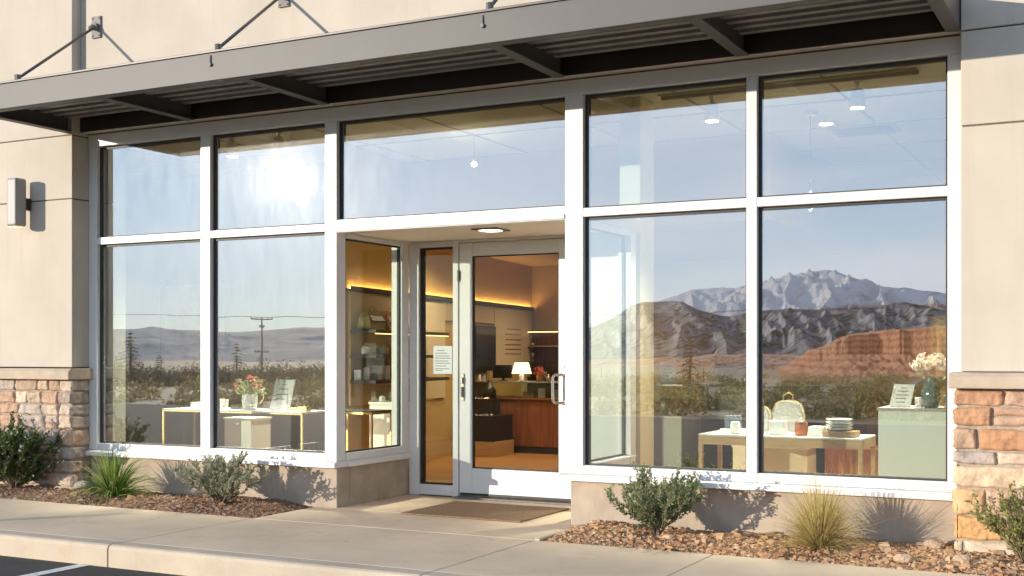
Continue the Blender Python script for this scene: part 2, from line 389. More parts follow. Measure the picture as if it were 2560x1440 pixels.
_perm = rng.permutation(512)
def vnoise(x, y, seed=0):
    xi = np.floor(x).astype(int); yi = np.floor(y).astype(int); xf = x - xi; yf = y - yi
    u = xf * xf * xf * (xf * (xf * 6 - 15) + 10); w = yf * yf * yf * (yf * (yf * 6 - 15) + 10)
    def h(a, b): return _perm[(_perm[(a + seed * 17) & 511] + b) & 511] / 511.0
    return (h(xi, yi) * (1 - u) + h(xi + 1, yi) * u) * (1 - w) + (h(xi, yi + 1) * (1 - u) + h(xi + 1, yi + 1) * u) * w
def fbm(x, y, o=5, seed=0, g=0.5):
    s = 0; a = 1; t = 0
    for k in range(o): s = s + a * vnoise(x * 2 ** k, y * 2 ** k, seed + k); t += a; a *= g
    return s / t
def ridged(x, y, o=5, seed=0, g=0.5):
    s = 0; a = 1; t = 0
    for k in range(o): s = s + a * (1 - np.abs(2 * vnoise(x * 2 ** k, y * 2 ** k, seed + k) - 1)); t += a; a *= g
    return s / t

# ------------------------------------------------------------------ ground
GZ = -0.15                                             # level of the asphalt; the sidewalk top is 0
def plain_z(r): return -0.16 - 0.016 * np.clip(r - 17, 0, 1500)
M['plain'] = mat('dry_grassland', (0.36, 0.25, 0.13), 0.95, var=0.45, scale=0.02, c2=(0.20, 0.16, 0.07), detail=9)
rr = np.concatenate([np.linspace(0, 17, 4), np.geomspace(20, 26000, 64)])
aa = np.linspace(0, 2 * np.pi, 97)
R_, A_ = np.meshgrid(rr, aa)
o = grid_mesh('desert_ground', R_ * np.sin(A_), -R_ * np.cos(A_) - 3, plain_z(R_) + 0.0, M['plain']); tag(o, kind='structure')
b = MB(); b.box(-60, 60, -17.5, -2.30, -0.6, GZ)
tag(b.build('parking_lot', M['asphalt']), kind='structure')
b = MB(); b.box(-60, 60, -2.42, 0.5, -0.55, GZ - 0.05)
b = MB()
b.box(-6.40, -6.30, -7.6, -2.32, GZ + .003, GZ + .004)
for k in (-2, -1):
    b.box(-6.40 + 2.75 * k, -6.30 + 2.75 * k, -7.6, -2.32, GZ + .003, GZ + .004)
tag(b.build('stall_markings', M['white_line']), kind='structure')

# sidewalk slabs with joints between them (butted blocks a few mm apart), kerb in front
b = MB()
J = 0.008
fr, bk = -2.14, -0.80
xs = [-22, -18, -14, -10.2, -6.15, -3.70, -2.42, 0.4, 4]
for x0, x1 in zip(xs, xs[1:]): b.box(x0 + J / 2, x1 - J / 2, fr, bk, -0.4, 0)
b.box(-6.15 + J / 2, -3.66, bk + J, 0.0, -0.4, 0)                      # apron in front of the door
b.box(-5.935, -3.80, 0.0 + .003, 1.3, -0.4, 0)
tag(b.build('sidewalk', M['concrete'], bevel=0.006), kind='structure')
b = MB()
prof = [(-2.30, -0.42), (-2.30, -0.03), (-2.29, -0.008), (-2.27, 0), (-2.144, 0), (-2.144, -0.42)]
for x0, x1 in ((-22, -18), (-18, -14), (-14, -10.2), (-10.2, -6.15), (-6.15, -3.70), (-3.70, -1.2), (-1.2, 4)):
    b.prism([(y, z) for y, z in prof], 'x', x0 + J * .7, x1 - J * .7)
tag(b.build('kerb', M['kerb'], bevel=0.004), kind='structure')
b = MB(); b.box(-22, 4, -2.28, 1.3, -0.5, -0.045)
tag(b.build('base_fill', M['soil']), kind='structure')
b = MB(); b.box(-3.70, -3.66, -0.79, -0.0, -0.4, 0.012)
tag(b.build('bed_edging', M['kerb'], bevel=0.006), kind='structure')

def end_fall(x): return np.where(x < -5, np.clip((-6.147 - x) / .35, 0, 1), np.clip((x + 3.70) / .15, 0, 1))
def bed(name, x0, x1, y0, y1, amp=0.05):
    X, Y = np.meshgrid(np.linspace(x0, x1, int((x1 - x0) / .04) + 2), np.linspace(y0, y1, 24))
    e = np.clip((Y - y0) / .25, 0, 1) * end_fall(X)
    Z = -0.02 + e * (0.02 + amp * fbm(X * 2.3, Y * 2.3, 4, 3)) + 0.012 * fbm(X * 14, Y * 14, 2, 9)
    return tag(grid_mesh(name, X, Y, Z, M['soil']), kind='structure')
bed('planting_bed', -14, -6.147, -0.80, 0.02)
bed('planting_bed', -3.66, 2.0, -0.80, 0.02)
def bed_z(x, y): return float(-0.02 + min(1, max(0, (y + .8) / .25)) * float(end_fall(np.array(x))) * (0.02 + 0.05 * fbm(np.array(x * 2.3), np.array(y * 2.3), 4, 3)) + 0.008)

def chips(name, mat_, n, xr, yr, size, flat, label=None, seed=1):
    g = np.random.default_rng(seed); V = []; F = []
    base = [(-.5, -.42, 0), (.45, -.5, 0), (.55, .4, 0), (-.4, .5, 0), (-.3, -.25, 1), (.3, -.32, 1), (.32, .28, 1), (-.28, .3, 1)]
    B = np.array(base)
    fc = [(0, 3, 2, 1), (4, 5, 6, 7), (0, 1, 5, 4), (1, 2, 6, 5), (2, 3, 7, 6), (3, 0, 4, 7)]
    for i in range(n):
        x = g.uniform(*xr); y = g.uniform(*yr); s = size * g.lognormal(0, .45)
        q = B + g.normal(0, .12, B.shape); q = q * np.array([s, s * g.uniform(.5, 1), s * flat * g.uniform(.5, 1.3)])
        t = g.uniform(0, 6.28); tl = g.normal(0, .25)
        Rz = np.array([[math.cos(t), -math.sin(t), 0], [math.sin(t), math.cos(t), 0], [0, 0, 1]]); Rx = np.array([[1, 0, 0], [0, math.cos(tl), -math.sin(tl)], [0, math.sin(tl), math.cos(tl)]])
        q = q @ Rx.T @ Rz.T + np.array([x, y, bed_z(x, y) - .004])
        k = len(V) * 8; V.append(q); F += [tuple(k + j for j in f) for f in fc]
    o = faces_mesh(name, np.concatenate(V), F, mat_)
    return tag(o, label, kind='stuff')
chips('stone_gravel', M['chips'], 12000, (-3.62, 0.6), (-0.79, 0.0), 0.020, 0.34, 'flat reddish tan stone chips covering the planting bed', 2)
chips('bark_mulch', M['mulch'], 12000, (-10.5, -6.15), (-0.79, 0.0), 0.016, 0.32, 'dark red brown bark mulch and grit under the shrubs', 3)

def boulder(x, y, r, flat, label, m, seed):
    g = np.random.default_rng(seed); b = MB(); n, k = 14, 8; pts = []
    for i in range(k + 1):
        ph = math.pi * i / k
        for j in range(n):
            th = 2 * math.pi * j / n
            q = np.array([math.sin(ph) * math.cos(th), math.sin(ph) * math.sin(th), math.cos(ph)])
            w = 1 + .35 * (fbm(np.array(q[0] * 1.7 + seed), np.array(q[1] * 1.7 + q[2]), 3, seed) - .5)
            b.v.append((x + q[0] * r * w, y + q[1] * r * .8 * w, bed_z(x, y) + r * flat * .55 + q[2] * r * flat * w))
    for i in range(k):
        for j in range(n): b.f.append((i * n + j, (i + 1) * n + j, (i + 1) * n + (j + 1) % n, i * n + (j + 1) % n)); b.m.append(0)
    return tag(b.build('rock', m, origin=(x, y, 0)), label, 'rock')
M['rock'] = mat('sandstone_rock', (0.50, 0.36, 0.25), 0.9, var=0.3, scale=12, bump=0.8, bscale=40)
M['rock_grey'] = mat('grey_rock', (0.36, 0.31, 0.27), 0.9, var=0.3, scale=12, bump=0.8, bscale=40)
boulder(-8.72, -0.13, 0.10, .5, 'flat grey rock at the foot of the left stone pier', M['rock_grey'], 4)
boulder(-1.17, -0.14, 0.07, .55, 'tan rock beside the foot of the right stone pier', M['rock'], 5)
boulder(-1.28, -0.62, 0.06, .5, 'tan rock near the sidewalk right of the golden grass', M['rock'], 6)
boulder(-0.95, -0.55, 0.055, .5, 'tan rock by the yellow green shrub at the bed front', M['rock'], 8)

# ------------------------------------------------------------------ building shell
bld = thing('shop_building', 'cream stucco shop building with stone pier bases and white framed windows', 'building', (-5, 0.5, 0))
def stucco_stack(name, x0, x1, y0, y1, zs):
    """stucco cladding in lifts with open joints between them over a dark backing"""
    b = MB()
    for a, c in zip(zs, zs[1:]): b.box(x0, x1, y0, y1, a + .005, c - .005)
    o = b.build(name, M['stucco'], bld, bevel=0.006)
    b = MB(); b.box(x0 + .012, x1 - .012, y0 + .012, y1 - .02, zs[0] + .02, zs[-1] - .02)
    b.build('joint_backing', M['groove'], o)
    return o
stucco_stack('pier', -14, -8.767, -0.20, 0.30, [1.155, 2.722, 3.312, 6.5])
stucco_stack('pier', -1.007, 2.5, -0.15, 0.30, [1.165, 2.722, 3.325, 6.5])
b = MB(); b.box(-8.765, -1.009, -0.10, 0.30, 3.345, 6.5)
b.build('upper_wall', M['stucco'], bld, bevel=0.004)
b = MB(); b.box(-8.765, -5.94, 0.02, 0.20, -0.3, 0.333); 
b.build('base_wall', M['stucco_base'], bld, bevel=0.008)
b = MB(); b.box(-3.80, -1.01, 0.02, 0.20, -0.3, 0.333)
b.build('base_wall', M['stucco_base'], bld, bevel=0.008)
b = MB(); b.box(-6.14, -5.938, 0.203, 1.16, -0.3, 0.333)
b.build('base_wall', M['stucco_base'], bld, bevel=0.008)
b = MB(); b.box(-3.80, -3.62, 0.203, 1.16, -0.3, 0.333)
b.build('base_wall', M['stucco_base'], bld, bevel=0.008)

def cap(x0, x1, y0, z0, z1):
    b = MB(); b.prism([(y0, z0), (y0, z1 - .03), (y0 + .035, z1), (0.30, z1), (0.30, z0)], 'x', x0, x1)
    b.build('pier_cap', M['cap'], bld, bevel=0.008)
cap(-14, -8.705, -0.30, 1.046, 1.150)
cap(-1.065, 2.5, -0.30, 1.066, 1.166)

# individual stones: a rounded, slightly rough slab with its own colour
class Stones:
    def __init__(s): s.V = []; s.F = []; s.C = []; s.n = 0; s.g = np.random.default_rng(5)
    def add(s, o, u, w, nrm, W_, H_, d, col, nu=22, nv=12):
        o, u, w, nrm = (np.array(q, float) for q in (o, u, w, nrm)); g = s.g
        a = np.linspace(0, 1, nu); c = np.linspace(0, 1, nv)
        A, C = np.meshgrid(a, c)
        ph = g.uniform(0, 100)
        ed = lambda t, L: np.clip(np.minimum(t, 1 - t) * L / .012, 0, 1)
        e = np.sqrt(np.clip(1 - (1 - ed(A, W_)) ** 2, 0, 1)) * np.sqrt(np.clip(1 - (1 - ed(C, H_)) ** 2, 0, 1))
        rough = (fbm(A * W_ * 9 + ph, C * H_ * 9, 4, 4) - .5)
        rough2 = (fbm(A * W_ * 45 + ph, C * H_ * 45, 2, 14) - .5)
        D = d * e * (0.8 + 1.1 * rough + .35 * rough2)
        jx = (fbm(C * H_ * 14 + ph, A * 2, 2, 6) - .5) * .016; jy = (fbm(A * W_ * 10 + ph * 2, C * 2, 2, 7) - .5) * .016
        P = o + (A * W_ + jx)[..., None] * u + (C * H_ + jy)[..., None] * w + D[..., None] * nrm
        k = s.n; s.V.append(P.reshape(-1, 3)); i = np.arange(nu * nv).reshape(nv, nu) + k
        s.F += np.stack([i[:-1, :-1], i[:-1, 1:], i[1:, 1:], i[1:, :-1]], -1).reshape(-1, 4).tolist()
        s.C += [(*col, 1)] * (nu * nv); s.n += nu * nv
    def build(s, name, m, parent):
        o = faces_mesh(name, np.concatenate(s.V), s.F, m, parent, smooth=True)
        o.matrix_parent_inverse = Matrix.Translation(-Vector(parent.location))
        at = o.data.color_attributes.new('stone_colour', 'FLOAT_COLOR', 'POINT')
        at.data.foreach_set('color', np.array(s.C, dtype=np.float32).ravel())
        return o
def stone_mat():
    m, n, l, p = nodes('ledge_stone')
    at = n.new("ShaderNodeVertexColor"); at.layer_name = 'stone_colour'
    t = n.new("ShaderNodeTexCoord")
    a = n.new("ShaderNodeTexNoise"); a.inputs['Scale'].default_value = 11; a.inputs['Detail'].default_value = 7; a.inputs['Roughness'].default_value = .65
    f = n.new("ShaderNodeTexNoise"); f.inputs['Scale'].default_value = 70; f.inputs['Detail'].default_value = 4
    for q in (a, f): l.new(t.outputs['Object'], q.inputs['Vector'])
    r = ramp(n, [(0.28, (0.62, 0.58, 0.55)), (0.5, (1, 1, 1)), (0.72, (1.25, 1.2, 1.12))]); l.new(a.outputs['Fac'], r.inputs['Fac'])
    mx = n.new("ShaderNodeMix"); mx.data_type = 'RGBA'; mx.blend_type = 'MULTIPLY'; mx.inputs['Factor'].default_value = 1
    l.new(at.outputs['Color'], mx.inputs['A']); l.new(r.outputs['Color'], mx.inputs['B'])
    l.new(mx.outputs['Result'], p.inputs['Base Color']); p.inputs['Roughness'].default_value = .88; p.inputs['Specular IOR Level'].default_value = .25
    ad = n.new("ShaderNodeMath"); ad.operation = 'MULTIPLY_ADD'; ad.inputs[1].default_value = .5
    l.new(f.outputs['Fac'], ad.inputs[0]); l.new(a.outputs['Fac'], ad.inputs[2])
    bp = n.new("ShaderNodeBump"); bp.inputs['Strength'].default_value = .7; bp.inputs['Distance'].default_value = .012
    l.new(ad.outputs[0], bp.inputs['Height']); l.new(bp.outputs['Normal'], p.inputs['Normal'])
    return m
M['stone'] = stone_mat()
PAL = [tuple(.78 * c + .22 * (.3 * q[0] + .59 * q[1] + .11 * q[2]) for c in q) for q in [(.50, .35, .23), (.56, .42, .30), (.42, .27, .17), (.60, .47, .35), (.45, .34, .26), (.52, .31, .19), (.47, .38, .31), (.62, .49, .34)]]
# left pier: irregular coursed stones, front face and the return towards the window
b = MB(); b.box(-14, -8.775, -0.192, 0.2, -0.3, 1.044)
b.build('mortar', M['mortar'], bld)
st = Stones(); gs = np.random.default_rng(21)
z = -0.06; rows = [.115, .125, .12, .13, .16, .125, .105, .12, .11]
rows = [r * (1.044 + .06) / sum(rows) for r in rows]
for ri, h in enumerate(rows):
    x = -8.765; first = True
    while x > -12:
        w = gs.uniform(.12, .33) if not first else gs.uniform(.10, .24)
        col = PAL[gs.integers(len(PAL))]; k = gs.uniform(.85, 1.12); col = tuple(c * k for c in col)
        if h > .118 and gs.random() < .28 and not first:
            h1 = h * gs.uniform(.4, .6); col2 = PAL[gs.integers(len(PAL))]
            st.add((x - w + .004, -.196, z + .004), (1, 0, 0), (0, 0, 1), (0, -1, 0), w - .008, h1 - .007, .03, col)
            st.add((x - w + .004, -.196, z + h1 + .003), (1, 0, 0), (0, 0, 1), (0, -1, 0), w - .008, h - h1 - .007, .03, col2)
        else:
            st.add((x - w + .004, -.196, z + .004), (1, 0, 0), (0, 0, 1), (0, -1, 0), w - .008 + (.012 if first else 0), h - .008, .034, col)
        if first:
            st.add((-8.778, -.215, z + .004), (0, 1, 0), (0, 0, 1), (1, 0, 0), .215, h - .008, .034, col)
        x -= w; first = False
    z += h
st.build('stone_base', M['stone'], bld)
# right pier: larger stones
b = MB(); b.box(-1.025, 2.5, -0.192, 0.2, -0.3, 1.064)
b.build('mortar', M['mortar'], bld)
st = Stones()
RW = [(.958, 1.058, [(0, .285, (.46, .27, .17)), (.295, .70, (.52, .36, .26)), (.71, 1.1, (.45, .3, .2))]),
      (.834, .950, [(0, .217, (.42, .24, .14)), (.70, 1.2, (.5, .35, .25))]),
      (.684, .820, [(0, .130, (.44, .30, .21)), (.145, .62, (.46, .25, .14)), (.63, 1.1, (.5, .35, .25))]),
      (.594, .678, [(0, .240, (.40, .33, .29)), (.252, .78, (.60, .47, .36))]),
      (.450, .588, [(0, .425, (.60, .45, .31)), (.44, .9, (.55, .4, .28))]),
      (.274, .440, [(.01, .172, (.56, .38, .21)), (.184, .62, (.54, .37, .25)), (.63, 1.1, (.5, .35, .22))]),
      (.118, .268, [(.01, .285, (.56, .33, .15)), (.297, .8, (.54, .36, .2))]),
      (-.10, .108, [(.0, .04, (.55, .45, .33)), (.05, .9, (.58, .49, .37))])]
for z0, z1, L in RW:
    for x0, x1, col in L:
        st.add((-1.035 + x0 + .003, -.196, z0), (1, 0, 0), (0, 0, 1), (0, -1, 0), x1 - x0 - .006, z1 - z0 - .006, .034 if z0 > 0 else .02, col, 40, 14)
st.add((-1.035 + .228, -.196, .896), (1, 0, 0), (0, 0, 1), (0, -1, 0), .46, .052, .03, (.46, .29, .2), 18, 6)
st.add((-1.035 + .228, -.196, .834), (1, 0, 0), (0, 0, 1), (0, -1, 0), .46, .056, .03, (.50, .34, .24), 18, 6)
for z0, z1, L in RW:                                     # return face towards the window
    st.add((-1.022, .0, z0), (0, -1, 0), (0, 0, 1), (-1, 0, 0), .21, z1 - z0 - .006, .03, L[0][2])
st.build('stone_base', M['stone'], bld)

# ------------------------------------------------------------------ window frames and glass
HB, HT = 3.222, 3.335                                   # head: bottom, top
TB, TT = 2.306, 2.372                                   # transom bar
GB = 0.450                                              # glass bottom
FY0, FY1 = 0.0, 0.13                                    # frame depth
GY = 0.055                                              # glass plane
def window_wall(name, verts, x0, x1):
    """uprights first, rails butted between them"""
    b = MB()
    for a, c in verts: b.box(a, c, FY0, FY1, 0.386, HB)
    for (a, c), (d, e) in zip(verts, verts[1:]):
        b.box(c + .0005, d - .0005, FY0 + .003, FY1, TB, TT); b.box(c + .0005, d - .0005, FY0 + .003, FY1, 0.386, GB)
    o = b.build(name, M['frame'], bld, bevel=0.004)
    g = MB(); t = .016
    for (a, c), (d, e) in zip(verts, verts[1:]):
        for z0, z1 in ((GB, TB), (TT, HB)):
            g.box(c, c + t * 1.3, GY - .012, GY + .05, z0, z1); g.box(d - t, d, GY - .012, GY + .05, z0, z1)
            g.box(c + t * 1.3, d - t, GY - .011, GY + .05, z0, z0 + t * .8); g.box(c + t * 1.3, d - t, GY - .011, GY + .05, z1 - t * 1.4, z1)
    g.build('gasket', M['gasket'], o)
    return o
VL = [(-8.765, -8.665), (-7.402, -7.291), (-6.050, -5.930)]
VR = [(-3.838, -3.690), (-2.442, -2.366), (-1.107, -1.010)]
wl_ = window_wall('window_frame', VL, -8.765, -5.93)
wr_ = window_wall('window_frame', VR, -3.838, -1.01)
b = MB(); b.box(-8.765, -1.01, FY0 - .006, FY1, HB + .0005, HT)
b.build('head_frame', M['frame'], bld, bevel=0.004)
b = MB(); b.box(-5.9295, -3.8385, FY0 + .002, FY1, 2.292, 2.398); b.box(-5.9295, -3.8385, FY0 - .012, FY0 + .002, 2.300, 2.335)
b.build('lintel_beam', M['frame'], bld, bevel=0.004)
def sill(x0, x1, e0=0.0):
    b = MB(); b.prism([(-.055, .336), (-.055, .372), (-.02, .3855), (FY1, .3855), (FY1, .336)], 'x', x0, x1)
    b.build('window_sill', M['frame'], bld, bevel=0.003)
sill(-8.82, -5.912); sill(-3.875, -1.03)

def pane(x0, x1, z0, z1, front, label=None, y=GY):
    b = MB()
    e = [random.uniform(-.0008, .0008) for _ in range(2)]
    b.quad((x0, y - e[0] - e[1], z0), (x1, y + e[0] - e[1], z0), (x1, y + e[0] + e[1], z1), (x0, y - e[0] + e[1], z1), mi=0)
    b.quad((x0, y + .01, z0), (x0, y + .01, z1), (x1, y + .01, z1), (x1, y + .01, z0), mi=1)
    b.quad((x0, y, z0), (x0, y, z1), (x0, y + .01, z1), (x0, y + .01, z0), mi=1)
    b.quad((x1, y, z0), (x1, y + .01, z0), (x1, y + .01, z1), (x1, y, z1), mi=1)
    b.quad((x0, y, z1), (x1, y, z1), (x1, y + .01, z1), (x0, y + .01, z1), mi=1)
    b.quad((x0, y, z0), (x0, y + .01, z0), (x1, y + .01, z0), (x1, y, z0), mi=1)
    return b.build('window_pane', [M[front], M['glass_edge']], bld)
for V in (VL, VR):
    for (a, c), (d, e) in zip(V, V[1:]):
        pane(c + .004, d - .004, GB + .004, TB - .004, 'glass_front'); pane(c + .004, d - .004, TT + .004, HB - .004, 'glass_front')
pane(-5.926, -3.842, 2.402, HB - .004, 'glass_front')
g = MB()
g.box(-5.930, -5.909, GY - .012, GY + .05, 2.398, HB); g.box(-3.854, -3.838, GY - .012, GY + .05, 2.398, HB)
g.box(-5.909, -3.854, GY - .011, GY + .05, HB - .022, HB); g.box(-5.909, -3.854, GY - .011, GY + .05, 2.398, 2.410)
g.build('gasket', M['gasket'], bld)

# recess: soffit, splayed return windows, door screen
RX = -5.905                                             # glass line of the left return
DY = 1.10                                               # plane of the door
b = MB(); b.box(-6.05, -3.70, FY1 + .001, 1.25, 2.300, 2.398)
b.build('soffit', M['soffit'], bld)
def return_window(x0, x1, gx, side, glassname):
    b = MB()
    b.box(x0, x1, DY - .115, DY - .002, .386, 2.2985)    # inner post
    b.box(x0 + .002, x1 - .002, FY1 + .001, DY - .1155, .386, GB); b.box(x0 + .002, x1 - .002, FY1 + .001, DY - .1155, 2.255, 2.2985)
    o = b.build('return_frame', M['frame'], bld, bevel=0.004)
    s = MB()
    if side > 0: s.prism([(x0, .336), (x0, .3855), (x1, .3855), (x1 + .03, .372), (x1 + .03, .336)], 'y', FY1 + .0, DY - .004)
    else: s.prism([(x1, .336), (x1, .3855), (x0, .3855), (x0 - .03, .372), (x0 - .03, .336)], 'y', FY1 + .0, DY - .004)
    s.build('window_sill', M['frame'], o, bevel=0.003)
    g = MB(); y0, y1 = FY1, DY - .1155
    for a, c, z0, z1 in ((y0, y0 + .014, GB, 2.255), (y1 - .014, y1, GB, 2.255), (y0 + .014, y1 - .014, GB, GB + .014), (y0 + .014, y1 - .014, 2.241, 2.255)):
        g.box(gx - .012, gx + .012, a, c, z0, z1)
    g.build('gasket', M['gasket'], o)
    b = MB(); b.box(gx - .004, gx + .004, y0 + .002, y1 - .002, GB + .002, 2.253)
    b.build('window_pane', M[glassname], bld)
return_window(-6.03, -5.915, -5.95, 1, 'glass_return')
return_window(-3.81, -3.70, -3.765, -1, 'glass_return')

b = MB()                                                # frame round sidelight and door
b.box(-5.913, -5.812, DY, DY + .12, 0.004, 2.2985)
b.box(-5.455, -5.400, DY, DY + .12, 0.004, 2.2985)
b.box(-4.270, -3.812, DY, DY + .12, 0.004, 2.2985)
b.box(-5.8115, -5.4555, DY + .002, DY + .12, 0.012, 0.105)
b.box(-5.8115, -5.4555, DY + .002, DY + .12, 2.245, 2.2985)
b.box(-5.3995, -4.2705, DY + .002, DY + .12, 2.278, 2.2985)
dfr = b.build('door_frame', M['frame'], bld, bevel=0.004)
g = MB()
for x0, x1, z0, z1 in ((-5.812, -5.790, .105, 2.245), (-5.469, -5.455, .105, 2.245), (-5.79, -5.469, .105, .119), (-5.79, -5.469, 2.228, 2.245)):
    g.box(x0, x1, DY + .03, DY + .09, z0, z1)
g.build('gasket', M['gasket'], dfr)
b = MB(); b.box(-5.809, -5.458, DY + .05, DY + .058, .108, 2.242)
b.build('window_pane', M['glass_return'], bld)
b = MB(); b.box(-5.42, -4.25, DY - .05, DY + .12, 0.001, 0.016)
b.build('threshold', M['galv'], bld, bevel=0.004)

dx0, dx1, dz0, dz1 = -5.393, -4.277, 0.028, 2.268        # door leaf
gx0, gx1, gz0, gz1 = -5.264, -4.414, 0.268, 2.152
b = MB(); yA, yB = DY + .012, DY + .062
b.box(dx0, gx0, yA, yB, dz0, dz1); b.box(gx1, dx1, yA, yB, dz0, dz1)
b.box(gx0 + .0005, gx1 - .0005, yA + .002, yB, dz0, gz0); b.box(gx0 + .0005, gx1 - .0005, yA + .002, yB, gz1, dz1)
door = b.build('door', M['frame'], bld, bevel=0.004)
def sub(mb, name, m, bevel=0.0, smooth=False):
    o = mb.build(name, m, door, bevel=bevel, smooth=smooth); return o
g = MB(); t = .010
for x0, x1, z0, z1 in ((gx0, gx0 + t, gz0, gz1), (gx1 - t, gx1, gz0, gz1), (gx0 + t, gx1 - t, gz0, gz0 + t), (gx0 + t, gx1 - t, gz1 - t, gz1)):
    g.box(x0, x1, yA + .01, yB - .01, z0, z1)
sub(g, 'gasket', M['gasket'])
b = MB(); b.box(gx0 + .003, gx1 - .003, yA + .022, yA + .028, gz0 + .003, gz1 - .003); sub(b, 'door_glass', M['glass_clear'])
b = MB(); hx = -4.366                                   # pull handle: a bent tube standing off the stile
zc0, zc1 = .865, 1.105
tx = hx - .062
pts = [(hx + .012, yA, zc1), (hx + .004, yA - .035, zc1), (tx + .012, yA - .07, zc1 - .001), (tx + .003, yA - .085, zc1 - .012), (tx, yA - .09, zc1 - .03)]
pts += [(tx, yA - .09, zc0 + .03), (tx + .003, yA - .085, zc0 + .012), (tx + .012, yA - .07, zc0 + .001), (hx + .004, yA - .035, zc0), (hx + .012, yA, zc0)]
b.tube(pts, .0125, 12)
for zz in (zc0, zc1): b.tube([(hx + .012, yA - .014, zz), (hx + .012, yA + .001, zz)], .021, 14)
b.box(hx - .004, hx + .028, yA - .004, yA + .001, zc0 - .035, zc1 + .03)
sub(b, 'handle', M['steel'], smooth=False, bevel=0.002)
b = MB(); b.tube([(-4.368, yA - .014, 1.19), (-4.368, yA + .001, 1.19)], .021, 16); b.box(-4.371, -4.365, yA - .017, yA - .013, 1.18, 1.20); sub(b, 'lock', M['steel'], .002)
b = MB(); b.box(-5.372, -5.340, yA - .012, yA + .001, .865, 1.108); b.box(-5.366, -5.346, yA - .03, yA - .011, 1.02, 1.075); b.tube([(-5.356, yA - .02, .90), (-5.356, yA - .02, .99)], .010, 10); sub(b, 'latch_plate', M['oldsteel'], .003)
b = MB(); b.tube([(-5.397, yA - .012, 1.93), (-5.397, yA - .012, 2.03)], .011, 10); b.box(-5.42, -5.376, yA - .004, yA + .001, 1.94, 2.02); sub(b, 'hinge', M['oldsteel'], .001)
b = MB(); b.box(dx0 + .01, dx1 - .01, yA - .003, yA + .001, dz0 + .0, dz0 + .02); sub(b, 'sweep', M['gasket'])

b = MB(); b.box(-5.682, -5.486, DY + .044, DY + .047, 1.104, 1.355)
n_ = b.build('paper_notice', M['paper']); tag(n_, 'white paper notice taped inside the narrow sidelight glass', 'notice')
def lines(parent, x0, x1, y, zs, h=.006, m='ink', bl=None):
    b = MB()
    for z_, f0, f1 in zs: b.box(x0 + (x1 - x0) * f0, x0 + (x1 - x0) * f1, y - .0012, y - .0002, z_ - h / 2, z_ + h / 2)
    o = b.build('printed_lines', M[m], parent)
    return o
lines(n_, -5.682, -5.486, DY + .044, [(1.315, .2, .6), (1.29, .1, .75), (1.265, .1, .85), (1.245, .08, .92), (1.22, .08, .8), (1.2, .1, .9), (1.175, .08, .7), (1.15, .1, .85), (1.135, .1, .5)])

# recessed lamp in the soffit
sf = thing('soffit_downlight', 'recessed square downlight with a warm lens in the door soffit', 'downlight', (-4.70, .42, 2.30))
b = MB(); b.box(-4.82, -4.58, .30, .54, 2.288, 2.2995); b.build('trim_ring', M['galv'], sf, bevel=.004)
b = MB(); b.lathe([(.085, 2.284), (.10, 2.2875)], (-4.70, .42, 0)); b.build('lens', emit('soffit_lens', (1, .82, .55), 1.3), sf)
def lamp(kind, loc, power, col=(1, .78, .50), target=None, size=.05, angle=60, blend=.6):
    L = bpy.data.lights.new('lamp_light', kind); L.energy = power; L.color = col
    o = bpy.data.objects.new('lamp_light', L); COL.objects.link(o); o.location = loc
    if kind in ('POINT', 'SPOT'): L.shadow_soft_size = size
    if kind == 'SPOT':
        L.spot_size = math.radians(angle); L.spot_blend = blend
        o.rotation_euler = (Vector(target) - Vector(loc)).to_track_quat('-Z', 'Y').to_euler()
    if kind == 'AREA': L.size = size; 
    return o
lamp('SPOT', (-4.70, .42, 2.27), 4, target=(-4.70, .45, 0), angle=140)

# door mat
b = MB(); b.box(-5.25, -4.17, -.08, .80, 0.002, 0.014)
tag(b.build('door_mat', mat('coir_fibre', (0.33, 0.205, 0.11), .95, var=.4, scale=35, stretch=(1, 3, 1), bump=1.0, bscale=120), bevel=.004), 'flat brown woven mat on the concrete before the door', 'door mat')

# ------------------------------------------------------------------ awning
aw = thing('awning', 'grey steel canopy with ribbed underside hung on rods above the windows', 'awning', (-4.9, 0, 3.34))
AX0, AX1, AY, AZ0, AZ1 = -8.86, -1.012, -1.24, 3.334, 3.552
b = MB(); b.box(AX0, AX1, AY, AY + .02, AZ0, AZ1 - .012); b.box(AX0, AX1, AY + .0205, AY + .10, AZ0, AZ0 + .014)
b.build('fascia', M['awning'], aw, bevel=.003)
b = MB(); b.box(AX0 - .006, AX1 + .006, AY - .012, AY + .05, AZ1 - .0115, AZ1 + .006)
b.build('fascia_rim', M['charcoal'], aw, bevel=.003)
for x in (AX0 + .03, -7.42, -5.968, -3.832, -2.435, AX1 - .045):
    b = MB(); b.box(x - .045, x + .045, AY + .1005, -.105, AZ0 + .004, AZ0 + .018); b.box(x - .008, x + .008, AY + .0215, -.105, AZ0 + .0185, AZ1 - .03)
    b.build('outrigger', M['awning'] , aw, bevel=.002)
for xa in (AX0 + .001, AX1 - .012):
    b = MB(); b.box(xa, xa + .011, AY + .0205, -.105, AZ0 + .02, AZ1 - .031); b.build('end_plate', M['awning'], aw)
b = MB(); b.box(AX0 + .013, AX1 - .013, -.104, -.012, AZ0 + .012, AZ1 - .05)
b.build('ledger', M['awning_dark'], aw, bevel=.003)
b = MB(); b.box(AX0, AX1, AY + .0205, -.101, AZ1 - .029, AZ1 - .013)
b.build('deck', M['awning_dark'], aw)
b = MB()
for k in range(4):
    y = AY + .60 + k * .145
    b.prism([(y - .042, AZ1 - .0295), (y - .032, AZ1 - .085), (y + .032, AZ1 - .085), (y + .042, AZ1 - .0295)], 'x', AX0 + .02, AX1 - .02)
b.build('deck_rib', M['slat'], aw)
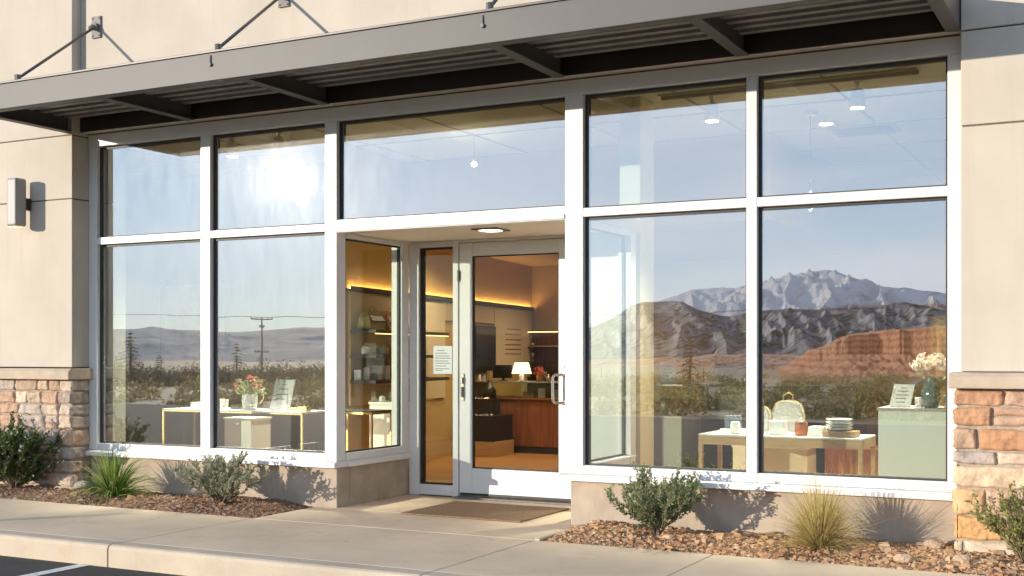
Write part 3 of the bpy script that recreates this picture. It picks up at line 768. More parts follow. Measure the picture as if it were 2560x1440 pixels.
b = MB(); b.box(AX0 + .013, AX1 - .013, AY + .021, AY + .06, AZ0 + .015, AZ1 - .03); b.build('fascia_back', M['awning_dark'], aw)
for i, (xb, xw) in enumerate(((-8.33, -8.55), (-6.17, -6.39), (-3.84, -4.03), (-1.62, -1.78))):
    zt = AZ1 + .035
    b = MB(); b.tube([(xb, AY + .06, zt), (xw, -.14, 4.29)], .013, 8)
    rod = b.build('tie_rod', M['rod'], aw, smooth=True)
    b = MB(); b.tube([(xb, AY + .06, zt - .03), (xb, AY + .06, zt + .03)], .026, 10); b.box(xb - .03, xb + .03, AY + .03, AY + .09, AZ1 - .012, AZ1 + .014); b.build('clevis', M['rod'], rod)
    b = MB(); b.box(xw - .055, xw + .055, -.118, -.1005, 4.20, 4.40); b.tube([(xw, -.118, 4.3), (xw, -.15, 4.3)], .035, 12); b.tube([(xw, -.15, 4.3), (xw - .005, -.185, 4.27)], .022, 10)
    for sx in (-.04, .04):
        for sz in (4.22, 4.38): b.tube([(xw + sx, -.126, sz), (xw + sx, -.117, sz)], .009, 6)
    b.build('wall_plate', M['galv'], rod, bevel=.002)
for x in (-6.19, -3.86):
    b = MB(); b.tube([(x, AY - .004, AZ1 - .03), (x, AY - .006, AZ1 - .10)], .007, 6); b.tube([(x, AY - .018, AZ1 - .10), (x, AY + .001, AZ1 - .10)], .014, 8)
    b.build('weep_outlet', M['galv'], aw)

# wall sconce on the left pier
sc = thing('wall_sconce', 'slim grey box shaped wall light on the cream stucco pier', 'wall lamp', (-9.30, -.40, 2.70))
b = MB(); b.box(-9.394, -9.264, -.41, -.28, 2.475, 2.925); b.build('housing', mat('sconce_paint', (.26, .25, .245), .45, var=.06), sc, bevel=.022, seg=4)
b = MB(); b.box(-9.36, -9.30, -.2795, -.2005, 2.64, 2.75); b.build('bracket', M['charcoal'], sc, bevel=.003)
b = MB(); b.box(-9.38, -9.278, -.396, -.294, 2.470, 2.4745); b.build('lens', emit('sconce_lens', (1, .72, .4), .35), sc)

# ------------------------------------------------------------------ land across the road (mirrored in the glass)
def terrain(name, m, ridge, r0, R, r1, amp, fa, fr, seed, base=-26.0, na=640, nr=150, power=1.0, spur=0.5, shear=0.0, mid=-15.0, octs=4, wrp=1.6):
    """hills with a ridge line given as (bearing, height/distance) seen from the shop, spurs running down towards it"""
    az = np.array([q[0] for q in ridge]); te = np.array([q[1] for q in ridge])
    a = np.linspace(az[0], az[-1], na); r = np.concatenate([np.linspace(r0, R, nr), np.linspace(R, r1, 14)[1:]])
    A, Rr = np.meshgrid(a, r)
    F = np.exp(-shear * np.radians(A - mid))             # the range swings nearer towards the right
    H = np.interp(A, az, te) * R * F + 1.3
    t = np.clip((Rr - r0) / (R - r0), 0, 1); back = np.clip((Rr - R) / (r1 - R), 0, 1)
    warp = wrp * (fbm(A * .25 + seed, t * 2.0, 3, seed) - .5)
    sp = ridged(A * fa + warp + 1.1 * t * fa * .6, t * fr + seed, octs, seed + 3)
    sm = (ridged(A * fa * 3.3 + sp * 1.5, t * 9, 5, seed + 7) - .55) * 1.1 + .5 * (fbm(A * fa * 9, t * 40, 4, seed + 9) - .5)
    prof = t ** power
    Hn = np.maximum(H - base, 0)
    Z = base + Hn * prof * (1 - back * 1.0)
    env = 4 * t * (1 - t)
    Z = Z + Hn * spur * (sp - .55) * np.clip(env + .03 * t, 0, 1) * (1 - back) + Hn * amp * sm * np.clip(t * 3, 0, 1) * np.clip(1.10 - t, 0, 1) * (1 - back)
    return tag(grid_mesh(name, F * Rr * np.sin(np.radians(A)), 8.26 - F * Rr * np.cos(np.radians(A)), np.maximum(Z, base), m), kind='structure')

def rock_mat(name, cols, scale, snow=None, strat=None, patch=None, bump=1.0, bd=20, slope_rock=None):
    m, n, l, p = nodes(name)
    g = n.new("ShaderNodeNewGeometry"); sep = n.new("ShaderNodeSeparateXYZ"); l.new(g.outputs['Position'], sep.inputs['Vector'])
    sn = n.new("ShaderNodeSeparateXYZ"); l.new(g.outputs['Normal'], sn.inputs['Vector'])
    a = n.new("ShaderNodeTexNoise"); a.inputs['Scale'].default_value = scale; a.inputs['Detail'].default_value = 10; a.inputs['Roughness'].default_value = .65
    l.new(g.outputs['Position'], a.inputs['Vector'])
    r = ramp(n, cols); l.new(a.outputs['Fac'], r.inputs['Fac']); col = r.outputs['Color']
    if slope_rock:                                       # bare rock where the ground is steep
        mr = n.new("ShaderNodeMapRange"); mr.inputs['From Min'].default_value = slope_rock[1]; mr.inputs['From Max'].default_value = slope_rock[2]; mr.inputs['To Min'].default_value = 1; mr.inputs['To Max'].default_value = 0
        ad = n.new("ShaderNodeMath"); ad.operation = 'MULTIPLY_ADD'; ad.inputs[1].default_value = .5; ad.inputs[2].default_value = -.25
        a2 = n.new("ShaderNodeTexNoise"); a2.inputs['Scale'].default_value = scale * 6; a2.inputs['Detail'].default_value = 6; l.new(g.outputs['Position'], a2.inputs['Vector'])
        l.new(a2.outputs['Fac'], ad.inputs[0]); sm = n.new("ShaderNodeMath"); l.new(ad.outputs[0], sm.inputs[0]); l.new(sn.outputs['Z'], sm.inputs[1]); l.new(sm.outputs[0], mr.inputs['Value'])
        mx = n.new("ShaderNodeMix"); mx.data_type = 'RGBA'; mx.inputs['B'].default_value = (*slope_rock[0], 1)
        l.new(mr.outputs['Result'], mx.inputs['Factor']); l.new(col, mx.inputs['A']); col = mx.outputs['Result']
    if strat:
        w = n.new("ShaderNodeTexWave"); w.wave_type = 'BANDS'; w.bands_direction = 'Z'; w.inputs['Scale'].default_value = strat[1]; w.inputs['Distortion'].default_value = 5; w.inputs['Detail'].default_value = 5; w.inputs['Detail Scale'].default_value = 2
        l.new(g.outputs['Position'], w.inputs['Vector'])
        mx = n.new("ShaderNodeMix"); mx.data_type = 'RGBA'; mx.inputs['B'].default_value = (*strat[0], 1)
        r2 = ramp(n, [(.35, (0, 0, 0)), (.9, (.7, .7, .7))]); l.new(w.outputs['Fac'], r2.inputs['Fac'])
        l.new(r2.outputs['Color'], mx.inputs['Factor']); l.new(col, mx.inputs['A']); col = mx.outputs['Result']
    if patch:                                            # scattered trees and scrub
        v = n.new("ShaderNodeTexNoise"); v.inputs['Scale'].default_value = patch[1]; v.inputs['Detail'].default_value = 3; l.new(g.outputs['Position'], v.inputs['Vector'])
        r3 = ramp(n, [(patch[2], (0, 0, 0)), (patch[2] + .05, (1, 1, 1))]); l.new(v.outputs['Fac'], r3.inputs['Fac'])
        mx = n.new("ShaderNodeMix"); mx.data_type = 'RGBA'; mx.inputs['B'].default_value = (*patch[0], 1)
        l.new(r3.outputs['Color'], mx.inputs['Factor']); l.new(col, mx.inputs['A']); col = mx.outputs['Result']
    if snow:                                             # snow above a broken line, thin on steep rock
        h0, h1 = snow
        mr = n.new("ShaderNodeMapRange"); mr.inputs['From Min'].default_value = h0; mr.inputs['From Max'].default_value = h1
        v = n.new("ShaderNodeTexNoise"); v.inputs['Scale'].default_value = scale * 2.2; v.inputs['Detail'].default_value = 9; v.inputs['Roughness'].default_value = .7
        mpn = n.new("ShaderNodeMapping"); mpn.inputs['Scale'].default_value = (1, 1, .45); l.new(g.outputs['Position'], mpn.inputs['Vector']); l.new(mpn.outputs['Vector'], v.inputs['Vector'])
        l.new(sep.outputs['Z'], mr.inputs['Value'])
        ad = n.new("ShaderNodeMath"); ad.operation = 'MULTIPLY_ADD'; ad.inputs[1].default_value = 1.0
        l.new(mr.outputs['Result'], ad.inputs[0]); l.new(v.outputs['Fac'], ad.inputs[2])
        r4 = ramp(n, [(.86, (0, 0, 0)), (1.0, (1, 1, 1))])
        ml = n.new("ShaderNodeMath"); ml.operation = 'MULTIPLY'; ml.inputs[1].default_value = .69; l.new(ad.outputs[0], ml.inputs[0])
        l.new(ml.outputs[0], r4.inputs['Fac'])
        mx = n.new("ShaderNodeMix"); mx.data_type = 'RGBA'; mx.inputs['B'].default_value = (.93, .92, .92, 1)
        l.new(r4.outputs['Color'], mx.inputs['Factor']); l.new(col, mx.inputs['A']); col = mx.outputs['Result']
    l.new(col, p.inputs['Base Color']); p.inputs['Roughness'].default_value = .95; p.inputs['Specular IOR Level'].default_value = .1
    bp = n.new("ShaderNodeBump"); bp.inputs['Strength'].default_value = bump; bp.inputs['Distance'].default_value = bd
    b2 = n.new("ShaderNodeTexNoise"); b2.inputs['Scale'].default_value = scale * 3; b2.inputs['Detail'].default_value = 9; b2.inputs['Roughness'].default_value = .65
    l.new(g.outputs['Position'], b2.inputs['Vector']); l.new(b2.outputs['Fac'], bp.inputs['Height']); l.new(bp.outputs['Normal'], p.inputs['Normal'])
    return m
SNOW = [(-27.5, .010), (-25.0, .020), (-23.26, 0.0287), (-21.39, 0.0379), (-20.64, 0.0434), (-19.52, 0.0498), (-19.15, 0.0527), (-18.41, 0.0533), (-17.67, 0.0545), (-17.12, 0.0537), (-16.57, 0.0569), (-15.84, 0.0606), (-15.03, 0.0627), (-14.22, 0.0657), (-13.5, 0.0681), (-12.88, 0.0698), (-12.43, 0.0684), (-11.91, 0.0644), (-11.38, 0.0604), (-10.86, 0.0577), (-10.34, 0.0547), (-9.99, 0.054), (-9.47, 0.0545), (-8.79, 0.0511), (-8.11, 0.0503), (-7.64, 0.0483), (-6.28, 0.0438), (-4.49, 0.0357), (0, .03)]
FOOT = [(-31, .004), (-27.04, 0.0123), (-25.15, 0.0172), (-23.83, 0.0222), (-23.26, 0.0261), (-22.7, 0.0304), (-22.14, 0.0369), (-21.39, 0.0425), (-21.01, 0.0428), (-20.26, 0.0434), (-19.52, 0.0423), (-18.78, 0.0367), (-17.85, 0.0317), (-17.3, 0.0294), (-16.75, 0.0316), (-15.84, 0.0363), (-14.76, 0.0378), (-14.04, 0.0377), (-12.97, 0.0359), (-11.91, 0.0357), (-10.86, 0.0365), (-9.99, 0.0401), (-9.47, 0.0416), (-8.45, 0.0382), (-7.64, 0.0349), (-5.46, 0.0359), (0, .03)]
MESA = [(-17.6, -.0172), (-16.57, -0.0166), (-15.48, -0.0138), (-14.76, -0.008), (-14.04, -0.0009), (-13.68, 0.0049), (-12.97, 0.0087), (-12.43, 0.0141), (-11.91, 0.0189), (-11.03, 0.0213), (-10.51, 0.0225), (-9.47, 0.0227), (-8.45, 0.0248), (-7.64, 0.0259), (-6.28, 0.0269), (-4.49, 0.025), (-2.28, 0.0171), (2, .01)]
LOWH = [(-27, -.006), (-25.15, -0.0042), (-23.26, -0.0036), (-21.39, -0.0042), (-20.26, -0.0016), (-19.15, -0.0022), (-18.04, 0.0004), (-17.12, -0.0009), (-16.21, 0.0017), (-15.12, 0.0004), (-14.04, 0.001), (-12.26, -0.0009), (-8.79, -0.0009), (-4, -.002)]
LEFTH = [(-85, .018), (-70, .021), (-59.28, 0.0189), (-53.49, 0.0182), (-48.73, 0.0201), (-45.63, 0.0198), (-44.86, 0.0199), (-44.08, 0.0213), (-43.47, 0.0194), (-41.88, 0.0189), (-40.09, 0.0178), (-39.19, 0.0192), (-37.91, 0.0205), (-37.18, 0.0219), (-36.25, 0.0226), (-34.58, 0.0247), (-32.71, 0.0228), (-30.83, 0.0205), (-27.99, 0.0163), (-25.15, 0.0123)]
terrain('snowy_mountains', rock_mat('snowy_rock', [(.35, (.36, .26, .22)), (.65, (.60, .46, .39))], .0016, snow=(60, 330), bump=1.0, bd=60), SNOW, 6500, 11000, 13000, .13, .55, 2.2, 5, spur=.62, shear=2.9, mid=-13, octs=3)
terrain('foothills', rock_mat('haze_tinted_forested_rock', [(.4, (.10, .14, .16)), (.6, (.20, .24, .26))], .0022, slope_rock=((.50, .47, .50), .50, .98), patch=((.03, .05, .035), .02, .52), bump=.6, bd=9), FOOT, 3400, 6200, 7200, .045, .55, 2.0, 12, spur=.55, shear=2.3, mid=-15, octs=3, wrp=.7)  # spruce forest tone shifted blue: distance haze is put into the colour
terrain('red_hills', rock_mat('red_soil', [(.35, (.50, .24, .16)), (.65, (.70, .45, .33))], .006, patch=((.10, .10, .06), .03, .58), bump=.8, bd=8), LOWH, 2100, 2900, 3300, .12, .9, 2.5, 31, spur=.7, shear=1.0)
terrain('distant_hills', rock_mat('haze_tinted_ridge', [(.35, (.26, .29, .32)), (.65, (.36, .38, .40))], .002, bump=.5, bd=15), LEFTH, 4200, 7000, 8000, .03, .3, 2.0, 44, spur=.3)  # pale blue base colour stands in for haze over these hills

# red sandstone butte: talus below, a cliff band above, cut by joints
def mesa():
    az = np.array([q[0] for q in MESA]); te = np.array([q[1] for q in MESA])
    a = np.linspace(az[0], az[-1], 520)
    r = np.concatenate([np.linspace(1000, 1640, 120), np.linspace(1650, 2300, 20)])
    A, Rr = np.meshgrid(a, r)
    base = -24.6
    F = np.exp(-3.4 * np.radians(A + 8.5))
    H = (np.interp(A, az, te) * 1600 * F + 1.3) - base
    edge = 1470 + 70 * (fbm(A * .5, A * 0 + 3, 3, 60) - .5) + 60 * np.maximum(0, 1 - np.abs(A + 10.6) / .9) * 1.0
    joint = 60 * (fbm(A * 1.3, A * 0 + 9, 5, 62) - .5) + 14 * (ridged(A * 4.1, Rr * .01, 3, 63) - .6)
    e = edge + joint
    tal = np.clip((Rr - 1010) / (e - 1010), 0, 1) ** 1.5 * .48
    cl = np.clip((Rr - e) / 26, 0, 1)
    top = np.clip((Rr - e) / 170, 0, 1)
    f = tal + .42 * cl * (0.9 + .1 * np.sin(cl * 9)) + .10 * top
    low = np.clip(H / 30, 0, 1)
    f = f * low + (1 - low) * np.clip((Rr - 1010) / 500, 0, 1)
    Z = base + H * np.clip(f, 0, 1.02) + H * .10 * (fbm(A * 3.2, Rr * .018, 5, 65) - .5) * np.clip((Rr - 1010) / 200, 0, 1) - H * .06 * ridged(A * 1.7 + Rr * .002, Rr * .004, 3, 66) * (1 - cl) * np.clip((Rr - 1010) / 150, 0, 1)
    return tag(grid_mesh('red_butte', F * Rr * np.sin(np.radians(A)), 8.26 - F * Rr * np.cos(np.radians(A)), np.maximum(Z, base), rock_mat('red_sandstone', [(.3, (.78, .30, .13)), (.7, (.90, .48, .27))], .02, strat=((.46, .15, .07), .035), patch=((.12, .10, .05), .06, .66), bump=1.0, bd=4)), kind='structure')
mesa()

# scrub on the plain
def leaf_cloud(g, c, rx, rz, n, s):
    """n small leaf triangles pairs through a dome-shaped volume"""
    d = g.normal(0, 1, (n, 3)); d /= np.linalg.norm(d, axis=1)[:, None]; rad = g.uniform(.35, 1, n) ** .5
    lump = .75 + .5 * vnoise(d[:, 0] * 2 + c[0], d[:, 1] * 2 + d[:, 2] * 2 + c[1], 3)
    p = d * (rad * lump)[:, None] * np.array([rx, rx, rz]); p[:, 2] = np.abs(p[:, 2])
    u = g.normal(0, 1, (n, 3)); u /= np.linalg.norm(u, axis=1)[:, None]; w = np.cross(u, d); w /= np.linalg.norm(w, axis=1)[:, None] + 1e-6
    q = np.stack([p - u * s, p + w * s * .45, p + u * s, p - w * s * .45], 1) + np.array(c)
    return q.reshape(-1, 3)
def scrub():
    g = np.random.default_rng(77); V = []
    for i in range(900):
        r = 25.5 * math.exp(g.uniform(0, 1) ** 1.1 * 3.3); a = math.radians(g.uniform(-62, 2))
        x, y = r * math.sin(a), 8.26 - r * math.cos(a)
        if y > -18.5: continue
        s = g.uniform(.22, .75) * (1 + r / 130)
        V.append(leaf_cloud(g, (x, y, plain_z(math.hypot(x, y + 3)) - .05), s, s * g.uniform(.6, .95), int(np.clip(300 - r * .8, 60, 300)), .11 * s))
    V = np.concatenate(V); F = np.arange(len(V)).reshape(-1, 4)
    tag(faces_mesh('desert_scrub', V, F, island('sage_leaf', [(.20, .17, .06), (.32, .26, .10), (.44, .34, .16), (.22, .20, .07), (.52, .42, .23)], .9, .5)), 'olive and tan desert scrub on the plain mirrored in the windows', kind='stuff')
scrub()

def pine(name, x, y, h, w, label, seed):
    g = np.random.default_rng(seed); z0 = plain_z(math.hypot(x, y + 3))
    t = thing(name, label, 'tree', (x, y, z0), 'trees across the road')
    b = MB(); b.tube([(x, y, z0 - .2), (x + .05, y, z0 + h * .5), (x, y, z0 + h * .97)], [.02 * h + .03, .014 * h + .02, .01], 8); b.build('trunk', M['twig'], t)
    V = []
    tiers = int(9 + h)
    for k in range(tiers):
        f = k / tiers; zz = z0 + h * (.12 + .86 * f); L = w * (1 - f) ** .85 * g.uniform(.8, 1.15) + .05
        nb = int(6 + 4 * (1 - f))
        for j in range(nb):
            th = g.uniform(0, 6.28); Lb = L * g.uniform(.6, 1.1); m_ = int(10 + 14 * Lb)
            s = np.linspace(.15, 1, m_) + g.normal(0, .03, m_)
            P = np.stack([x + np.cos(th) * s * Lb + g.normal(0, .06 * Lb, m_), y + np.sin(th) * s * Lb + g.normal(0, .06 * Lb, m_), zz - .28 * Lb * s ** 1.4 + g.normal(0, .04 * h / 6, m_)], -1)
            u = g.normal(0, 1, (m_, 3)) * np.array([1, 1, .4]); u /= np.linalg.norm(u, axis=1)[:, None]; w_ = np.cross(u, [0, 0, 1.0]); sz = .05 * h * .55
            V.append(np.stack([P - u * sz, P + w_ * sz * .35, P + u * sz, P - w_ * sz * .35], 1).reshape(-1, 3))
    V = np.concatenate(V) - np.array([x, y, z0]); F = np.arange(len(V)).reshape(-1, 4)
    c = faces_mesh('crown', V, F, M['needle'], t)
    return t
M['needle'] = island('pine_needle', [(.015, .025, .01), (.03, .045, .018), (.05, .06, .025)], .8, .1)
def at(azd, r): a = math.radians(azd); return r * math.sin(a), 8.26 - r * math.cos(a)
x, y = at(-19.2, 95); pine('pine_tree', x, y, 4.2, 1.5, 'dark pointed pine reflected in front of the low red hills', 1)
gt = np.random.default_rng(5)
protos = []
for i, (az_, r, h, w, lab) in enumerate(((-45.0, 120, 5.4, 2.2, 'tall dark pine mirrored at the far left of the windows'), (-40.2, 130, 4.6, 1.8, 'dark pine mirrored behind the framed picture'), (-39.2, 150, 3.6, 2.0, 'short dark pine at the foot of the utility pole'))):
    x, y = at(az_, r); protos.append(pine('pine_tree', x, y, h, w, lab, 10 + i))
for i in range(26):
    az_ = -49 + i * .85 + gt.uniform(-.3, .3); r = gt.uniform(115, 175); x, y = at(az_, r)
    c = copy_tree(protos[i % 3], (x, y, plain_z(math.hypot(x, y + 3)) - .1), 'small dark evergreen in the mirrored tree line left of the door')
    s = gt.uniform(.35, .75); c.scale = (s * gt.uniform(1, 1.5), s * 1.2, s); c.rotation_euler.z = gt.uniform(0, 6)
# low dark woodland behind them
def thicket():
    g = np.random.default_rng(8); V = []
    for i in range(420):
        a = g.uniform(-62, -26); r = g.uniform(95, 190); x, y = at(a, r); s = g.uniform(1.0, 2.4)
        V.append(leaf_cloud(g, (x, y, plain_z(math.hypot(x, y + 3)) - .2), s * 1.5, s * g.uniform(.7, 1.2), 420, .075 * s))
    V = np.concatenate(V); tag(faces_mesh('distant_thicket', V, np.arange(len(V)).reshape(-1, 4), island('thicket_leaf', [(.06, .055, .03), (.10, .085, .045), (.15, .12, .065)], .9, .35)), 'dark band of scrub oak mirrored low in the left windows', kind='stuff')
thicket()
px, py = at(-39.15, 185); pz = plain_z(math.hypot(px, py + 3))
up = thing('utility_pole', 'wooden utility pole with crossarms mirrored in the left window', 'utility pole', (px, py, pz))
b = MB(); b.tube([(px, py, pz - .3), (px, py, 6.9)], [.15, .10], 10); b.build('pole', M['twig'], up)
ca = Vector((math.cos(math.radians(-39)), math.sin(math.radians(-39)), 0))
for zz, hw in ((6.6, 1.5), (5.4, .35), (1.6, 1.0)):
    b = MB(); b.obox((px, py, zz), ca, (-ca.y, ca.x, 0), (0, 0, 1), hw, .07, .09)
    for s in (-.95, -.5, .5, .95): b.tube([(px + ca.x * hw * s, py + ca.y * hw * s, zz + .09), (px + ca.x * hw * s, py + ca.y * hw * s, zz + .32)], .06, 6)
    b.build('crossarm', M['twig'], up)
b = MB()
for s in (-1.3, 1.3):
    q = []
    for k in range(25):
        u = (k / 24 - .5) * 240; q.append((px + ca.x * (s + u) , py + ca.y * (s + u) - s * .5, 6.9 + (u / 120) ** 2 * 3.2 - .0))
    b.tube(q, .025, 5)
tag(b.build('power_line', M['charcoal']), 'thin sagging power lines crossing the reflected utility pole', 'power line')
b = MB(); b.tube([(-9.42, -3.87, GZ), (-9.42, -3.87, .50)], .06, 14); b.lathe([(.061, 0), (.03, .03), (.001, .04)], (-9.42, -3.87, .50), 14)
tag(b.build('steel_bollard', M['galv']), 'short steel bollard casting a thin shadow over the sidewalk', 'bollard')

# ------------------------------------------------------------------ shop interior: shell
b = MB(); b.box(-13.5, -6.141, 0.205, 1.2195, -.1, 0.012); b.box(-3.619, 1.0, 0.205, 1.2195, -.1, 0.012); b.box(-13.5, 1.0, 1.22, 9.5, -.1, 0.012)
tag(b.build('wood_floor', M['wood_floor']), kind='structure')
b = MB(); b.box(-13.5, 1.0, .14, 9.5, 3.46, 3.55)
ce = b.build('ceiling', M['ceil'], bld)
b = MB()
for x in np.arange(-13.2, 1, 1.22): b.box(x, x + .022, .16, 9.4, 3.452, 3.4595)
for y in np.arange(1.0, 9.4, 1.22): b.box(-13.4, .9, y, y + .02, 3.4515, 3.4592)
b.build('ceiling_grid', M['grid'], ce)
b = MB(); b.box(-13.5, -8.775, .205, .3, 0, 3.45); b.box(-13.6, -13.5, .2, 9.5, 0, 3.45)
b.build('interior_wall', M['wall_grey'], bld)
b = MB(); b.box(-13.5, -7.42, 3.0, 3.12, .013, 3.45)
b.build('interior_wall', M['wall_grey'], bld)
b = MB(); b.box(-8.76, -8.60, .14, .30, .34, 3.45); b.build('interior_pier', M['wall_grey'], bld)
b = MB(); b.box(-1.02, .9, .31, .45, .013, 3.45); b.build('interior_wall', M['wall_grey'], bld)
b = MB(); b.box(.9, 1.0, .2, 9.5, .013, 3.45); b.build('interior_wall', M['wall_in'], bld)
b = MB(); b.box(-8.2, .9, 8.0, 8.12, .013, 3.45); b.build('interior_wall', M['wall_in'], bld)
p0, p1 = Vector((-7.25, 2.0, 0)), Vector((-8.1, 8.0, 0)); wd = (p1 - p0).normalized(); wn_ = Vector((wd.y, -wd.x, 0)); WL = (p1 - p0).length   # shelf wall, normal into the shop
def wbox(mb, s0, s1, d0, d1, z0, z1, mi=0):
    c = p0 + wd * (s0 + s1) / 2 + wn_ * (d0 + d1) / 2 + Vector((0, 0, (z0 + z1) / 2))
    mb.obox(c, wd, wn_, (0, 0, 1), (s1 - s0) / 2, (d1 - d0) / 2, (z1 - z0) / 2, mi)
b = MB(); wbox(b, .0, WL, -.12, 0, .013, 3.45); b.build('interior_wall', M['wall_in'], bld)
# lowered ceiling over the back of the shop
b = MB(); b.box(-8.15, -3.2, 3.4, 7.99, 2.60, 2.72); b.box(-8.0, -3.2, 3.4, 3.48, 2.7205, 3.45); b.box(-3.28, -3.2, 3.4805, 7.99, 2.7205, 3.45)
b.build('dropped_ceiling', M['wall_in'], bld)
b = MB(); b.box(-3.93, -3.74, 1.30, 1.62, .013, 3.45); b.build('column', M['cream'], bld, bevel=.004)
# panelled face of the shelf wall, with a rail lit from behind
b = MB()
for s0, s1, z0, z1 in ((.05, 1.30, .75, 1.93), (1.31, 2.60, .75, 1.93), (2.61, 4.34, 1.70, 1.93), (4.36, 5.55, 1.06, 1.93), (5.56, 6.0, .1, 1.93)): wbox(b, s0, s1, .001, .03, z0, z1)
b.build('wall_panel', M['panel_in'], bld, bevel=.003)
b = MB(); wbox(b, .0, 6.02, .0005, .06, 1.935, 1.96); wbox(b, .0, 6.02, .052, .06, 1.9605, 1.985); b.build('wall_rail', M['charcoal'], bld)
led = emit('warm_strip', (1.0, .62, .25), 0.9); led_hi = emit('cove_strip', (1.0, .62, .25), 12.0)
def strip(s0, s1, d, z):
    b = MB(); wbox(b, s0, s1, d - .009, d + .009, z - .005, z + .005); b.build('light_strip', led_hi, bld)
strip(.05, 6.0, .030, 1.968)

# ------------------------------------------------------------------ shelves and goods on the shelf wall
def shelf(z, s0, s1, label, lit):
    b = MB(); wbox(b, s0, s1, .031, .33, z - .035, z)
    o = b.build('wall_shelf', M['charcoal'], bevel=.003); tag(o, label, 'shelf')
    if lit:
        b = MB(); wbox(b, s0 + .01, s1 - .01, .315, .325, z - .047, z - .036); b.build('light_strip', led, o)
shelf(1.535, .03, 2.0, 'dark shelf with a warm light strip under the two bags', True)
shelf(1.275, .03, 2.0, 'dark middle shelf holding a row of small jars', False)
shelf(1.015, .03, 2.0, 'lowest dark shelf holding white and black gift bags', False)
def wpt(s, d, z): q = p0 + wd * s + wn_ * d; return (q.x, q.y, z)
def bag(name, s, w, h, dep, m, label, z=1.5355):
    c = Vector(wpt(s, .18, z)); b = MB(); pr = []
    for t in np.linspace(0, math.pi, 13): pr.append((math.cos(t) * w / 2, h * (.45 + .55 * math.sin(t) ** .7)))
    pr = [(w / 2 * .96, 0)] + pr + [(-w / 2 * .96, 0)]
    k = len(pr); base = len(b.v)
    for sd in (-1, 1):
        for u, zz in pr:
            q = c + wd * u + wn_ * sd * dep / 2 * (1 - .45 * zz / h); b.v.append((q.x, q.y, q.z + zz))
    b.f.append(tuple(range(k))); b.f.append(tuple(range(k, 2 * k))[::-1]); b.m += [0, 0]
    for i in range(k): j = (i + 1) % k; b.f.append((i, j, k + j, k + i)); b.m.append(0)
    o = b.build(name, m, bevel=.012); tag(o, label, 'bag')
    b = MB(); q = []
    for t in np.linspace(0, math.pi, 12): a = c + wd * math.cos(t) * w * .22 + wn_ * (dep * .1); q.append((a.x, a.y, c.z + h * .93 + .05 * math.sin(t)))
    b.tube(q, .006, 6); b.build('handle', m, o)
    b = MB(); a = c + wn_ * (dep * .36) + Vector((0, 0, h * .62)); b.obox(a, wd, (wn_ + Vector((0, 0, .6))).normalized(), (wn_ * -.6 + Vector((0, 0, 1))).normalized(), w * .46, .006, h * .22); b.build('flap', M['charcoal'] if m is M['olive'] else m, o, bevel=.004)
bag('duffel_bag', .68, .52, .20, .24, M['tan'], 'tan leather barrel bag on the top lit shelf')
bag('canvas_bag', .22, .32, .20, .18, M['olive'], 'olive canvas bag on the top lit shelf beside the tan one')
gj = np.random.default_rng(3)
protoj = None
for i in range(9):
    s = .10 + i * .14
    loc = wpt(s, .2 + gj.uniform(-.03, .03), 1.2755)
    if protoj is None or i in (3, 6):
        m = [M['vase_white'], M['kraft'], M['dark_box']][0 if i == 0 else (1 if i == 3 else 2)]
        t = thing('storage_jar', 'x', 'jar', loc, 'jars on the middle wall shelf')
        b = MB(); b.lathe([(.032, 0), (.044, .012), (.046, .06), (.036, .085), (.03, .09)], loc, 16); b.build('body', m, t, smooth=True)
        b = MB(); b.lathe([(.034, .0905), (.034, .10), (.01, .106)], loc, 14); b.build('lid', M['gold'], t)
        protoj = t
    else:
        t = copy_tree(protoj, loc); t.scale = (1, 1, gj.uniform(.8, 1.15))
    t['label'] = 'small %s jar with a brass lid on the middle wall shelf' % ('white' if i < 3 else ('kraft brown' if i < 6 else 'black'))
for i, (w, h, m, nm) in enumerate(((.09, .13, 'grey_fabric', 'grey'), (.11, .15, 'paper', 'white'), (.11, .15, 'paper', 'white'), (.12, .15, 'black', 'black'), (.10, .07, 'dark_box', 'low dark'), (.06, .06, 'white', 'tiny white'))):
    s = .12 + i * .20; c = Vector(wpt(s, .2, 1.0155 + h / 2)); b = MB(); b.obox(c, wd, wn_, (0, 0, 1), w / 2, .035, h / 2)
    o = b.build('gift_bag', M[m], bevel=.004)
    tag(o, '%s gift %s on the lowest wall shelf%s' % (nm, 'bag' if i < 4 else 'box', (' next to the grey one' if i == 1 else ' next to the black one') if m == 'paper' else ''), 'gift bag' if i < 4 else 'box')
    if i < 4:
        b = MB(); q = []
        for t in np.linspace(0, math.pi, 9): a = c + wd * math.cos(t) * w * .25; q.append((a.x, a.y, c.z + h / 2 + .035 * math.sin(t)))
        b.tube(q, .003, 5); b.build('handle', M['kraft'], o)
gq = np.random.default_rng(31)
KINDS = (('kraft', 'kraft brown'), ('paper', 'white'), ('dark_box', 'black'), ('tan', 'tan'), ('slate', 'blue grey'))
for k in range(12):                                      # back row on the three shelves
    row = (0, 1, 1, 1, 1, 1, 2, 2, 2, 2, 2, 0)[k]; z = (1.5355, 1.2755, 1.0155)[row]; m, nm = KINDS[k % 5]
    sl_ = 1.05 + .22 * (k // 6) if row == 0 else .16 + (k % 6) * .235
    w, h = gq.uniform(.09, .15), gq.uniform(.09, .165); c = Vector(wpt(sl_, .085, z + h / 2)); b = MB(); b.obox(c, wd, wn_, (0, 0, 1), w / 2, .04, h / 2)
    tag(b.build('shelf_box', M[m], bevel=.004), '%s box in the back row of the %s wall shelf' % (nm, ('top lit', 'middle', 'lowest')[row]) + (' farther from the window' if k in (8, 9, 11, 5) else ''), 'box', 'boxes on the wall shelves')
